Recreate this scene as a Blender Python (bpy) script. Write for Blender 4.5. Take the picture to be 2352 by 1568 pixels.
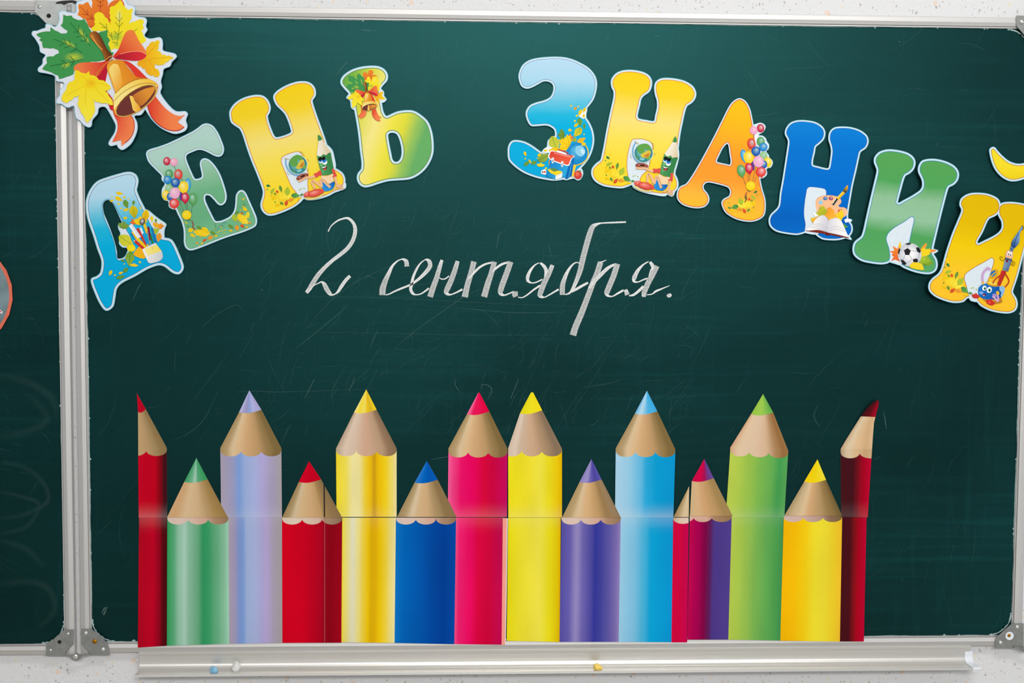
import bpy, math, random
import numpy as np
from mathutils import Vector, Matrix
from mathutils.geometry import delaunay_2d_cdt

# ------------------------------------------------------------------ camera, light, exposure
for o in list(bpy.data.objects): bpy.data.objects.remove(o)
SC = bpy.context.scene
CAMLOC = Vector((-0.17738, -2.12524, 1.58411)); F = 3132.43
CAMROT = (1.50316, -0.00595, -0.04655)
cd = bpy.data.cameras.new('camera'); cam = bpy.data.objects.new('camera', cd)
SC.collection.objects.link(cam); SC.camera = cam
cam.location = CAMLOC; cam.rotation_euler = CAMROT
cd.sensor_width = 36; cd.lens = F * 36 / 2352; cd.clip_start = 0.05

w = bpy.data.worlds.new('room_light'); SC.world = w; w.use_nodes = True
bg = w.node_tree.nodes['Background']; bg.inputs[0].default_value = (0.90, 0.95, 1.0, 1); bg.inputs[1].default_value = 0.40
def area(name, loc, rot, sx, sy, power, col):
    l = bpy.data.lights.new(name, 'AREA'); l.shape = 'RECTANGLE'; l.size = sx; l.size_y = sy
    l.energy = power; l.color = col
    o = bpy.data.objects.new(name, l); SC.collection.objects.link(o); o.location = loc; o.rotation_euler = rot
    return o
area('ceiling_lamp_light', (0.30, -1.35, 2.93), (math.radians(18), 0, 0), 1.1, 0.3, 17, (1.0, 0.975, 0.94))
area('rear_ceiling_lamp_light', (0.15, -4.6, 2.90), (math.radians(62), 0, 0), 2.6, 0.5, 113, (1.0, 0.97, 0.93))
area('window_light', (3.4, -2.3, 1.5), (math.radians(90), 0, math.radians(58)), 2.4, 1.5, 15, (0.86, 0.93, 1.0))
SC.view_settings.view_transform = 'Standard'; SC.view_settings.look = 'None'
SC.view_settings.exposure = 0.0; SC.view_settings.gamma = 1.0
SC.view_settings.use_curve_mapping = False

# ------------------------------------------------------------------ helpers
cx, cy, cz = CAMROT
from mathutils import Euler
CM = np.array(Euler(CAMROT, 'XYZ').to_matrix())
CL = np.array(CAMLOC)
def ray(x, y):
    return CM @ np.array([(x - 1176) / F, -(y - 784) / F, -1.0])
def P(x, y, h=0.0):
    "point of the upright plane h metres in front of the frame face that the photo shows at pixel x, y"
    d = ray(x, y); t = (-h - CL[1]) / d[1]; p = CL + d * t
    return (p[0], p[1], p[2])
def Pz(x, y, z):
    d = ray(x, y); t = (z - CL[2]) / d[2]; return CL + d * t
BS = -0.004        # chalkboard writing surface
PX = 0.000684      # metres per photo pixel on the board

def lin(h, g=1.0):
    h = h.lstrip('#'); r = []
    for i in (0, 2, 4):
        c = int(h[i:i+2], 16) / 255; c = c / 12.92 if c <= .04045 else ((c + .055) / 1.055) ** 2.4
        r.append(min(0.95, c * g))
    return tuple(r)
def pts(s):
    out = []
    for t in s.split():
        c = t.endswith('c'); a, b = t.rstrip('c').split(',')
        out.append((float(a), float(b), c))
    return out
def crop(s, x0, y0, k):
    return [(x0 + p[0] * k, y0 + p[1] * k, p[2]) for p in (pts(s) if isinstance(s, str) else s)]
def smooth(p, n=4, closed=True):
    P_ = [(q[0], q[1]) for q in p]; C_ = [len(q) > 2 and q[2] for q in p]; N = len(P_); out = []
    segs = N if closed else N - 1
    def tan(i):
        if C_[i]: return (0, 0)
        if closed: a, b = P_[i - 1], P_[(i + 1) % N]
        else: a, b = P_[max(0, i - 1)], P_[min(N - 1, i + 1)]
        return ((b[0] - a[0]) / 2, (b[1] - a[1]) / 2)
    for i in range(segs):
        j = (i + 1) % N; a, b = P_[i], P_[j]; ta, tb = tan(i), tan(j)
        L = math.hypot(b[0]-a[0], b[1]-a[1])
        def cl(t):
            m = math.hypot(*t); return t if m <= L or m == 0 else (t[0]*L/m, t[1]*L/m)
        ta, tb = cl(ta), cl(tb)
        for q in range(n):
            u = q / n; u2 = u*u; u3 = u2*u
            h0, h1, h2, h3 = 2*u3-3*u2+1, u3-2*u2+u, -2*u3+3*u2, u3-u2
            out.append((h0*a[0]+h1*ta[0]+h2*b[0]+h3*tb[0], h0*a[1]+h1*ta[1]+h2*b[1]+h3*tb[1]))
    if not closed: out.append(P_[-1])
    return out
def sarea(p):
    return sum(p[i-1][0]*p[i][1]-p[i][0]*p[i-1][1] for i in range(len(p))) / 2
def offset(p, d):
    "grow a closed outline by d pixels (negative shrinks)"
    p = [tuple(q[:2]) for q in p]
    if sarea(p) < 0: p = p[::-1]
    n = len(p); out = []
    for i in range(n):
        a, b, c = p[i-1], p[i], p[(i+1) % n]
        e1 = (b[0]-a[0], b[1]-a[1]); e2 = (c[0]-b[0], c[1]-b[1])
        l1 = math.hypot(*e1) or 1e-6; l2 = math.hypot(*e2) or 1e-6
        n1 = (e1[1]/l1, -e1[0]/l1); n2 = (e2[1]/l2, -e2[0]/l2)
        m = (n1[0]+n2[0], n1[1]+n2[1]); ml = math.hypot(*m) or 1e-6; m = (m[0]/ml, m[1]/ml)
        k = 1 / max(.6, m[0]*n1[0]+m[1]*n1[1])
        out.append((b[0]+m[0]*d*k, b[1]+m[1]*d*k))
    return out
def winding(poly, q):
    x, y = q[:, 0], q[:, 1]; wn = np.zeros(len(q), int); n = len(poly)
    for i in range(n):
        x0, y0 = poly[i-1]; x1, y1 = poly[i]
        il = (x1-x0)*(y-y0)-(x-x0)*(y1-y0)
        wn += ((y0 <= y) & (y1 > y) & (il > 0)).astype(int)
        wn -= ((y0 > y) & (y1 <= y) & (il < 0)).astype(int)
    return wn
def region(add, sub=()):
    "triangulated union of the outlines in add minus those in sub"
    add = [[tuple(q[:2]) for q in p] for p in add]; sub = [[tuple(q[:2]) for q in p] for p in sub]
    add = [p if sarea(p) > 0 else p[::-1] for p in add]; sub = [p if sarea(p) > 0 else p[::-1] for p in sub]
    ox, oy = add[0][0]; V = []; Ed = []
    for p in add + sub:
        b = len(V); V += [Vector((q[0]-ox, q[1]-oy)) for q in p]
        Ed += [(b+i, b+(i+1) % len(p)) for i in range(len(p))]
    v, e, f, *_ = delaunay_2d_cdt(V, Ed, [], 0, 1e-4)
    v = np.array([(a[0]+ox, a[1]+oy) for a in v]); f = np.array([t for t in f if len(t) == 3])
    c = v[f].mean(1); ins = np.zeros(len(f), bool)
    for p in add: ins |= winding(p, c) > 0
    for p in sub: ins &= ~(winding(p, c) > 0)
    f = f[ins]; used = np.unique(f); mp = {int(u): i for i, u in enumerate(used)}
    f = [tuple(mp[int(a)] for a in t) for t in f]; v = v[used]
    F2 = []
    for t in f:
        a, b, c2 = v[t[0]], v[t[1]], v[t[2]]
        s = (b[0]-a[0])*(c2[1]-a[1])-(c2[0]-a[0])*(b[1]-a[1])
        F2.append(t if s < 0 else (t[0], t[2], t[1]))       # faces towards the camera
    return v, F2

COL = SC.collection
def tag(o, label=None, cat=None, group=None, kind=None):
    if label: o['label'] = label
    if cat: o['category'] = cat
    if group: o['group'] = group
    if kind: o['kind'] = kind
    return o
def empty(name, loc):
    o = bpy.data.objects.new(name, None); o.empty_display_size = .02; COL.objects.link(o); o.location = loc
    return o
def rootloc(o):
    v = Vector((0, 0, 0))
    while o: v = v + o.location; o = o.parent
    return v
def mk(name, verts, faces, mat, parent=None, cols=None, uv=None, smooth_=False, loc=None):
    off = Vector(loc) if loc is not None else Vector((0, 0, 0))
    base = off + (rootloc(parent) if parent else Vector((0, 0, 0)))
    me = bpy.data.meshes.new(name)
    V = np.array(verts, float) - np.array(base)
    me.from_pydata(V.tolist(), [], [tuple(f) for f in faces])
    if cols is not None:
        a = me.color_attributes.new('Col', 'FLOAT_COLOR', 'POINT')
        c = np.ones((len(V), 4), np.float32); cc = np.array(cols, np.float32); c[:, :cc.shape[1]] = cc
        a.data.foreach_set('color', c.ravel())
    if uv is not None:
        u = me.uv_layers.new(name='uv'); idx = np.zeros(len(me.loops), np.int32); me.loops.foreach_get('vertex_index', idx)
        u.data.foreach_set('uv', np.array(uv, np.float32)[idx].ravel())
    if smooth_: me.polygons.foreach_set('use_smooth', [True] * len(me.polygons))
    me.materials.append(mat); me.update()
    o = bpy.data.objects.new(name, me); COL.objects.link(o); o.location = off
    if parent: o.parent = parent
    return o
def flat(name, add, sub, h, mat, parent, thick=0.0, cols=None, uvf=None):
    "sheet cut to the outline, front at h, with real edges thick metres deep"
    v, f = region(add, sub)
    V = [P(a[0], a[1], h) for a in v]; F_ = list(f); n = len(V)
    uv = [(uvf(a[0], a[1]), 0) for a in v] if uvf else None
    if thick:
        V += [(p[0], p[1]+thick, p[2]) for p in V[:n]]
        cnt = {}
        for t in f:
            for i in range(3):
                cnt.setdefault(tuple(sorted((t[i], t[(i+1) % 3]))), []).append((t[i], t[(i+1) % 3]))
        for k, e in cnt.items():
            if len(e) == 1: a, b = e[0]; F_.append((b, a, a+n, b+n))
        F_ += [(t[0]+n, t[2]+n, t[1]+n) for t in f]
        if uv: uv = uv + uv
    return mk(name, V, F_, mat, parent, uv=uv)

# ------------------------------------------------------------------ materials
def mat(name):
    m = bpy.data.materials.new(name); m.use_nodes = True; nt = m.node_tree
    return m, nt, nt.nodes['Principled BSDF'], nt.nodes.new, nt.links.new
def plain(name, col, rough=.5, metal=0., spec=.5, noise=0., nscale=200, bump=0., bscale=400, stretch=None):
    m, nt, b, N, L = mat(name)
    b.inputs['Roughness'].default_value = rough; b.inputs['Metallic'].default_value = metal
    b.inputs['Specular IOR Level'].default_value = spec
    tc = N('ShaderNodeTexCoord'); mp = N('ShaderNodeMapping'); L(tc.outputs['Object'], mp.inputs[0])
    if stretch: mp.inputs['Scale'].default_value = stretch
    n = N('ShaderNodeTexNoise'); n.inputs['Scale'].default_value = nscale; n.inputs['Detail'].default_value = 4; L(mp.outputs[0], n.inputs[0])
    r = N('ShaderNodeValToRGB'); r.color_ramp.elements[0].position = .3; r.color_ramp.elements[1].position = .7
    r.color_ramp.elements[0].color = (*[c*(1-noise) for c in col], 1); r.color_ramp.elements[1].color = (*[min(1, c*(1+noise*.6)) for c in col], 1)
    L(n.outputs['Fac'], r.inputs[0]); L(r.outputs[0], b.inputs['Base Color'])
    if bump:
        n2 = N('ShaderNodeTexNoise'); n2.inputs['Scale'].default_value = bscale; n2.inputs['Detail'].default_value = 3; L(mp.outputs[0], n2.inputs[0])
        bp = N('ShaderNodeBump'); bp.inputs['Strength'].default_value = bump; bp.inputs['Distance'].default_value = .001
        L(n2.outputs['Fac'], bp.inputs['Height']); L(bp.outputs[0], b.inputs['Normal'])
    return m
def inkmat(name='printed_ink', rough=.42, spec=.04, streak=0.04):
    m, nt, b, N, L = mat(name)
    a = N('ShaderNodeAttribute'); a.attribute_name = 'Col'
    tc = N('ShaderNodeTexCoord'); mp = N('ShaderNodeMapping'); mp.inputs['Scale'].default_value = (900, 1, 60); L(tc.outputs['Object'], mp.inputs[0])
    n = N('ShaderNodeTexNoise'); n.inputs['Scale'].default_value = 1; n.inputs['Detail'].default_value = 2; L(mp.outputs[0], n.inputs[0])
    mr = N('ShaderNodeMapRange'); mr.inputs['To Min'].default_value = 1-streak; mr.inputs['To Max'].default_value = 1+streak; L(n.outputs['Fac'], mr.inputs[0])
    mx = N('ShaderNodeVectorMath'); mx.operation = 'SCALE'; L(a.outputs['Color'], mx.inputs[0]); L(mr.outputs[0], mx.inputs['Scale'])
    L(mx.outputs[0], b.inputs['Base Color'])
    b.inputs['Roughness'].default_value = rough; b.inputs['Specular IOR Level'].default_value = spec
    return m
def rampmat(name, stops, rough=.42):
    m, nt, b, N, L = mat(name)
    u = N('ShaderNodeUVMap'); u.uv_map = 'uv'; s = N('ShaderNodeSeparateXYZ'); L(u.outputs[0], s.inputs[0])
    tc = N('ShaderNodeTexCoord'); n = N('ShaderNodeTexNoise'); n.inputs['Scale'].default_value = 60; n.inputs['Detail'].default_value = 3; L(tc.outputs['Object'], n.inputs[0])
    ma = N('ShaderNodeMath'); ma.operation = 'MULTIPLY_ADD'; L(n.outputs['Fac'], ma.inputs[0]); ma.inputs[1].default_value = .05; L(s.outputs[0], ma.inputs[2])
    r = N('ShaderNodeValToRGB'); e = r.color_ramp.elements; L(ma.outputs[0], r.inputs[0])
    while len(e) < len(stops): e.new(.5)
    for i, (p, c) in enumerate(stops): e[i].position = p; e[i].color = (*lin(c), 1)
    L(r.outputs[0], b.inputs['Base Color']); b.inputs['Roughness'].default_value = rough; b.inputs['Specular IOR Level'].default_value = .03
    return m
INK = inkmat()
PAPER = inkmat('printed_paper', .38, .03, .05)
CARD = plain('pale_blue_card', lin('#93cfe2'), .5, noise=.05, nscale=300)
WHITE = plain('white_card_band', lin('#d6e3ec'), .5, noise=.03)
ALU = plain('brushed_aluminium', (.58, .575, .565), .52, .65, noise=.08, nscale=1, stretch=(3, 40, 300))
ALUV = plain('brushed_aluminium_upright', (.60, .595, .59), .48, .65, noise=.08, nscale=1, stretch=(300, 40, 3))
TRAYM = plain('tray_aluminium', (.68, .67, .64), .36, .65, noise=.06, nscale=1, stretch=(4, 200, 200))
ZINC = plain('zinc_plate', lin('#8f9290'), .45, .55, noise=.14, nscale=120, bump=.1)
ZINCW = plain('pale_zinc_plate', lin('#b5bab8'), .45, .55, noise=.10, nscale=120, bump=.1)
RIVET = plain('rivet_steel', (.72, .72, .70), .28, .9, noise=.05)
BRASS = plain('brass_screw', lin('#a9761c'), .35, .85, noise=.2, nscale=900)
BLACK = plain('black_hole', (.004, .004, .004), .8)
PLASTIC = plain('white_plastic', lin('#e4e9f0'), .3, noise=.02)
GLUE = plain('white_sealant', lin('#9fb4b3'), .7, noise=.25, nscale=500, bump=.4)
TAPE = plain('foam_tape', lin('#c9ccc8'), .8)

def board_mat():
    m, nt, b, N, L = mat('green_chalkboard_enamel')
    tc = N('ShaderNodeTexCoord')
    def noise(scale, st=(1, 1, 1), det=4, dist=0., rot=0):
        mp = N('ShaderNodeMapping'); mp.inputs['Scale'].default_value = st; mp.inputs['Rotation'].default_value = (0, rot, 0); L(tc.outputs['Object'], mp.inputs[0])
        n = N('ShaderNodeTexNoise'); n.inputs['Scale'].default_value = scale; n.inputs['Detail'].default_value = det; n.inputs['Distortion'].default_value = dist
        L(mp.outputs[0], n.inputs[0]); return n.outputs['Fac']
    def rng(s, a, b_, c, d):
        r = N('ShaderNodeMapRange'); L(s, r.inputs[0])
        for i, v in enumerate((a, b_, c, d)): r.inputs[i+1].default_value = v
        return r.outputs[0]
    def mul(a, b_):
        q = N('ShaderNodeMath'); q.operation = 'MULTIPLY'; L(a, q.inputs[0]); L(b_, q.inputs[1]); return q.outputs[0]
    def add(a, b_):
        q = N('ShaderNodeMath'); q.operation = 'ADD'; L(a, q.inputs[0]); L(b_, q.inputs[1]); return q.outputs[0]
    cloud = rng(noise(2.2, (1, 1, 1.6), 5, .6), .38, .72, 0, .045)
    wipe = mul(rng(noise(3, (1, 1, 30), 5, .8), .5, .78, 0, .07), rng(noise(1.6), .4, .65, 0, 1))
    wipe2 = mul(rng(noise(4, (26, 1, 1.2), 4, 1.2, .5), .54, .8, 0, .04), rng(noise(1.9, (1.3, 1, 1)), .42, .65, 0, 1))
    grain = rng(noise(900, det=2), .35, .75, 0, .03)
    s = add(add(add(cloud, wipe), wipe2), grain)
    mx = N('ShaderNodeMix'); mx.data_type = 'RGBA'; L(s, mx.inputs['Factor'])
    mx.inputs['A'].default_value = (*BOARDC, 1); mx.inputs['B'].default_value = (.03, .30, .30, 1)
    L(mx.outputs['Result'], b.inputs['Base Color'])
    b.inputs['Roughness'].default_value = .38; b.inputs['Specular IOR Level'].default_value = .41; b.inputs['Specular Tint'].default_value = (.20, 1, 1, 1)
    n2 = N('ShaderNodeTexNoise'); n2.inputs['Scale'].default_value = 1300; L(tc.outputs['Object'], n2.inputs[0])
    bp = N('ShaderNodeBump'); bp.inputs['Strength'].default_value = .06; bp.inputs['Distance'].default_value = .0004
    L(n2.outputs['Fac'], bp.inputs['Height']); L(bp.outputs[0], b.inputs['Normal'])
    return m
BOARDC = (.0001, .0012, .0010)
BOARD = board_mat()

def wall_mat():
    m, nt, b, N, L = mat('stone_chip_wall')
    tc = N('ShaderNodeTexCoord')
    wv = N('ShaderNodeTexNoise'); wv.inputs['Scale'].default_value = 260; wv.inputs['Detail'].default_value = 2; L(tc.outputs['Object'], wv.inputs[0])
    md = N('ShaderNodeVectorMath'); md.operation = 'MULTIPLY_ADD'; L(wv.outputs['Color'], md.inputs[0]); md.inputs[1].default_value = (.006, .006, .006); L(tc.outputs['Object'], md.inputs[2])
    cur = None
    base = N('ShaderNodeRGB'); base.outputs[0].default_value = (.70, .708, .725, 1); cur = base.outputs[0]
    for sc, thr, keep, off, st, cc in ((100, .17, .80, 0, (1, 1, .8), '#9c968c'), (84, .20, .80, 3.1, (.9, 1, 1), '#e4c6ae'), (190, .17, .72, 7.7, (1, 1, 1), '#a5a29c'), (120, .18, .80, 9.3, (1, 1, .7), '#ded6bf')):
        mp = N('ShaderNodeMapping'); mp.inputs['Scale'].default_value = st; mp.inputs['Location'].default_value = (off, 0.01, off); L(md.outputs[0], mp.inputs[0])
        v = N('ShaderNodeTexVoronoi'); v.inputs['Scale'].default_value = sc; v.feature = 'F1'; L(mp.outputs[0], v.inputs[0])
        sp = N('ShaderNodeSeparateColor'); L(v.outputs['Color'], sp.inputs[0])
        t = N('ShaderNodeMath'); t.operation = 'MULTIPLY'; L(sp.outputs[1], t.inputs[0]); t.inputs[1].default_value = thr * 1.6
        a = N('ShaderNodeMapRange'); L(v.outputs['Distance'], a.inputs[0]); L(t.outputs[0], a.inputs[1])
        t2 = N('ShaderNodeMath'); t2.operation = 'ADD'; L(t.outputs[0], t2.inputs[0]); t2.inputs[1].default_value = .07; L(t2.outputs[0], a.inputs[2])
        a.inputs[3].default_value = 1; a.inputs[4].default_value = 0
        k = N('ShaderNodeMath'); k.operation = 'GREATER_THAN'; L(sp.outputs[0], k.inputs[0]); k.inputs[1].default_value = keep
        q = N('ShaderNodeMath'); q.operation = 'MULTIPLY'; L(a.outputs[0], q.inputs[0]); L(k.outputs[0], q.inputs[1])
        q2 = N('ShaderNodeMath'); q2.operation = 'MULTIPLY'; L(q.outputs[0], q2.inputs[0]); q2.inputs[1].default_value = .7
        mx = N('ShaderNodeMix'); mx.data_type = 'RGBA'; L(q2.outputs[0], mx.inputs['Factor']); L(cur, mx.inputs['A']); mx.inputs['B'].default_value = (*lin(cc), 1)
        cur = mx.outputs['Result']
    L(cur, b.inputs['Base Color']); b.inputs['Roughness'].default_value = .75
    n = N('ShaderNodeTexNoise'); n.inputs['Scale'].default_value = 170; n.inputs['Detail'].default_value = 5; L(tc.outputs['Object'], n.inputs[0])
    bp = N('ShaderNodeBump'); bp.inputs['Strength'].default_value = .6; bp.inputs['Distance'].default_value = .0018
    L(n.outputs['Fac'], bp.inputs['Height']); L(bp.outputs[0], b.inputs['Normal'])
    return m
WALL = wall_mat()

def chalk_mat(name, col, lo, hi, scale=1500):
    "chalk dust: grain of the stroke decides where it covers the board; Col.r = density"
    m, nt, b, N, L = mat(name)
    b.inputs['Base Color'].default_value = (*col, 1); b.inputs['Roughness'].default_value = .95; b.inputs['Specular IOR Level'].default_value = .05
    tc = N('ShaderNodeTexCoord'); n = N('ShaderNodeTexNoise'); n.inputs['Scale'].default_value = scale; n.inputs['Detail'].default_value = 2; L(tc.outputs['Object'], n.inputs[0])
    a = N('ShaderNodeAttribute'); a.attribute_name = 'Col'; sp = N('ShaderNodeSeparateColor'); L(a.outputs['Color'], sp.inputs[0])
    mr = N('ShaderNodeMapRange'); L(n.outputs['Fac'], mr.inputs[0]); mr.inputs[1].default_value = lo; mr.inputs[2].default_value = hi; mr.inputs[3].default_value = .3; mr.inputs[4].default_value = 1
    q = N('ShaderNodeMath'); q.operation = 'MULTIPLY'; q.use_clamp = True; L(mr.outputs[0], q.inputs[0]); L(sp.outputs[0], q.inputs[1])
    t = N('ShaderNodeBsdfTransparent'); mx = N('ShaderNodeMixShader'); L(q.outputs[0], mx.inputs[0]); L(t.outputs[0], mx.inputs[1]); L(b.outputs[0], mx.inputs[2])
    L(mx.outputs[0], nt.nodes['Material Output'].inputs['Surface'])
    return m
CHALK = chalk_mat('white_chalk', lin('#e6e9e9'), .31, .56, 900)
SCRATCH = chalk_mat('faint_chalk_scratch', lin('#9cc4bd'), .3, .6, 700)

# ------------------------------------------------------------------ the setting
def box(name, x0, x1, y0, y1, z0, z1, m, parent=None):
    v = [(x, y, z) for x in (x0, x1) for y in (y0, y1) for z in (z0, z1)]
    f = [(0, 1, 3, 2), (4, 6, 7, 5), (0, 4, 5, 1), (2, 3, 7, 6), (0, 2, 6, 4), (1, 5, 7, 3)]
    return mk(name, v, f, m, parent)
WY = 0.012
tag(box('wall_back', -3.6, 3.6, WY, WY + .12, 0, 3, WALL), kind='structure')
tag(box('floor', -3.6, 3.6, -5.2, WY, -.1, 0, plain('pale_floor', (.55, .5, .44), .5, noise=.1, nscale=4)), kind='structure')
tag(box('ceiling', -3.6, 3.6, -5.2, WY, 3, 3.1, plain('white_ceiling', (.8, .8, .8), .8, noise=.02)), kind='structure')

# ------------------------------------------------------------------ chalkboard and its wing
PROF = [(0, -.0105), (0, -.0010), (.0006, 0), (.0016, .0002), (.0080, .0015), (.0136, .0002), (.0140, -.0006), (.0141, -.0028), (.0150, -.0028), (.0151, -.0012), (.0164, -.0012), (.0166, -.0040), (.0166, -.006)]
def rail(name, a, b, inward, m, parent, cut=0.):
    "aluminium frame bar from a to b (x, z), profile laid from its outer edge inwards"
    V = []; Fs = []; n = len(PROF)
    for (x, z), s in ((a, 1), (b, -1)):
        for t, h in PROF: V.append((x + inward[0]*t, -h, z + inward[1]*t))
    fl = (b[0]-a[0])*inward[1]-(b[1]-a[1])*inward[0] > 0
    for i in range(n-1):
        q = (i, i+1, n+i+1, n+i); Fs.append(q if not fl else q[::-1])
    c = tuple(range(n)); Fs += [c, tuple(range(n, 2*n))]
    return mk(name, V, Fs, m, parent)
def dome(name, p, r, m, parent, hole=True, flatk=.55):
    V = []; Fs = []; ns = 20; rings = [(1.0, 0), (.95, .35), (.75, .72), (.45, .94), (.3, 1.0)] + ([(.27, .9), (.25, .2)] if hole else [(.12, 1.03)])
    for rr, hh in rings:
        for i in range(ns):
            a = 2*math.pi*i/ns; V.append((p[0]+r*rr*math.cos(a), p[1]-r*flatk*hh, p[2]+r*rr*math.sin(a)))
    for k in range(len(rings)-1):
        for i in range(ns): j = (i+1) % ns; Fs.append((k*ns+i, k*ns+j, (k+1)*ns+j, (k+1)*ns+i))
    o = mk(name, V, Fs, m, parent, smooth_=True)
    b = (len(rings)-1)*ns; me = o.data
    V2 = V + [(p[0], p[1]-r*flatk*rings[-1][1], p[2])]; Fs2 = Fs + [(b+i, b+(i+1) % ns, len(V)) for i in range(ns)]
    bpy.data.objects.remove(o); bpy.data.meshes.remove(me)
    return mk(name, V2, Fs2, m, parent, smooth_=True)
def disc(name, p, r, m, parent, depth=.0004, r0=0.0):
    V = []; Fs = []; ns = 24
    for rr, d in ((r, 0), (r, depth), (r0, depth), (r0, 0)) if r0 else ((r, 0), (r, depth)):
        for i in range(ns):
            a = 2*math.pi*i/ns; V.append((p[0]+rr*math.cos(a), p[1]-d, p[2]+rr*math.sin(a)))
    for k in range(3 if r0 else 1):
        for i in range(ns): j = (i+1) % ns; Fs.append((k*ns+i, k*ns+j, (k+1)*ns+j, (k+1)*ns+i))
    if not r0: Fs.append(tuple(range(ns, 2*ns)))
    return mk(name, V, Fs, m, parent)

board = tag(empty('chalkboard', (0, BS*-1, .95)), 'wide green middle chalkboard in a silver aluminium frame, hung with paper letters and pencils', 'chalkboard')
X0, X1, Z0, Z1 = -.75, .75, .95, 1.95
def panel(name, x0, x1, z0, z1, parent):
    return box(name, x0, x1, -BS, .0095, z0, z1, BOARD, parent)
panel('writing_surface', X0+.010, X1-.010, Z0+.010, Z1-.010, board)
rail('frame_stile', (X0, Z0), (X0, Z1), (1, 0), ALUV, board)
rail('frame_stile', (X1, Z0), (X1, Z1), (-1, 0), ALUV, board)
rail('frame_rail', (X0+.0166, Z1), (X1-.0166, Z1), (0, -1), ALU, board)
rail('frame_rail', (X0+.0166, Z0), (X1-.0166, Z0), (0, 1), ALU, board)
WX = P(153, 290)[0]; WZ0 = P(60, 1503.5)[2]; WZ1 = P(60, 2.5)[2]
wing = tag(empty('chalkboard_wing', (WX - .37, .004, WZ0)), 'narrow green chalkboard wing at the far left, hinged to the big board', 'chalkboard')
WL = WX - .75
panel('writing_surface', WL+.010, WX-.010, WZ0+.010, WZ1-.010, wing)
rail('frame_stile', (WX, WZ0), (WX, WZ1), (-1, 0), ALUV, wing)
rail('frame_stile', (WL, WZ0), (WL, WZ1), (1, 0), ALUV, wing)
rail('frame_rail', (WL+.0166, WZ1), (WX-.0166, WZ1), (0, -1), ALU, wing)
rail('frame_rail', (WL+.0166, WZ0), (WX-.0166, WZ0), (0, 1), ALU, wing)

rnd = random.Random(4)
def residue(parent, x0, x1, z0, z1, seed):
    "ragged smears of sealant where the writing surface meets the frame"
    r = random.Random(seed); V = []; Fs = []
    def strip(ax, fixed, s, a, b):
        n = int(abs(b-a)/.0022); prev = None; wv = .6; base = len(V)
        for i in range(n+1):
            t = a+(b-a)*i/n
            wv = max(.15, min(1.6, wv + r.uniform(-.22, .22))); ww = wv
            if r.random() < .03: ww = wv + r.uniform(.8, 3.2)
            ww *= .0009
            for d in (0, ww):
                c = fixed + s*d
                V.append((t, -BS-.0003-(.0003 if d == 0 else .0), c) if ax == 0 else (c, -BS-.0003-(.0003 if d == 0 else 0), t))
        for i in range(n):
            q = base+2*i; Fs.append((q, q+1, q+3, q+2))
    strip(0, z0, 1, x0, x1); strip(0, z1, -1, x0, x1); strip(1, x0, 1, z0, z1); strip(1, x1, -1, z0, z1)
    # fillets of sealant in the corners
    for (ex, ez, sx, sz) in ((x0, z0, 1, 1), (x1, z0, -1, 1), (x1, z1, -1, -1), (x0, z1, 1, -1)):
        b = len(V); n = 26; R = .036
        for i in range(n+1):
            a = math.pi/2*i/n; rr = R*(1 + r.uniform(-.02, .02))
            V.append((ex+sx*(R-R*math.cos(a)*1.0)-sx*.0, -BS-.0004, ez+sz*(R-R*math.sin(a))))
            q = rr - .0014 - abs(r.gauss(0, .0007)); V.append((ex+sx*(R-q*math.cos(a)), -BS-.0004, ez+sz*(R-q*math.sin(a))))
        for i in range(n): q = b+2*i; Fs.append((q, q+1, q+3, q+2))
    return tag(mk('sealant_residue', V, Fs, GLUE, parent), 'ragged pale sealant along the frame', kind='stuff')
residue(board, X0+.0163, X1-.0163, Z0+.0163, Z1-.0163, 5)
residue(wing, WL+.0163, WX-.0163, WZ0+.0163, WZ1-.0163, 6)

def bracket(parent, s, x0, y0, k, m, h=.0030, rivets=(), hole=None, screw=None, washer=False):
    o = flat('corner_bracket', [[q[:2] for q in crop(s, x0, y0, k)]], [] if not hole else [], h, m, parent, thick=.0012)
    for rx, ry, rr, hl in rivets:
        p = P(x0+rx*k, y0+ry*k, h); dome('rivet', p, rr*k*PX, RIVET, o, hole=hl)
    if hole:
        p = P(x0+hole[0]*k, y0+hole[1]*k, h); disc('bolt_hole', p, hole[2]*k*PX, BLACK, o, .0002)
    if screw:
        p = P(x0+screw[0]*k, y0+screw[1]*k, h)
        if washer: disc('washer', P(x0+washer[0]*k, y0+washer[1]*k, h), washer[2]*k*PX, PLASTIC, o, .0008, r0=screw[2]*k*PX*.6)
        sc_ = dome('screw', (p[0], p[1]-.0004, p[2]), screw[2]*k*PX, BRASS, o, hole=False, flatk=.35)
        r_ = screw[2]*k*PX
        for a in (.3, .3+math.pi/2):
            c, s_ = math.cos(a)*r_*.6, math.sin(a)*r_*.6; u, v_ = -math.sin(a)*r_*.1, math.cos(a)*r_*.1
            yy = p[1]-.0004-r_*.38
    return o
K1 = 340/2352
bracket(board, '1283,445 1450,440 1600,560 1690,650 1725,720 1738,850 1735,858 1420,860 1410,830 1300,700 1283,690', 0, 1380, K1, ZINC, rivets=((1362, 508, 36, True), (1638, 765, 36, True)), screw=(1505, 640, 38))
bracket(wing, '1172,452 1020,455 830,620 765,655 730,710 730,870 1050,872 1035,820 1168,690', 0, 1380, K1, ZINC, rivets=((1080, 520, 26, False), (803, 780, 24, False)), hole=(945, 648, 30))
K2 = 120/1568
bracket(board, '1210,410 1525,408 1560,410 1560,1120 1270,1150 700,1155 705,900 760,810', 2232, 1400, K2, ZINC, rivets=((1365, 515, 66, True), (862, 982, 66, True)), screw=(1112, 765, 58), washer=(1130, 780, 128))
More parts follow.
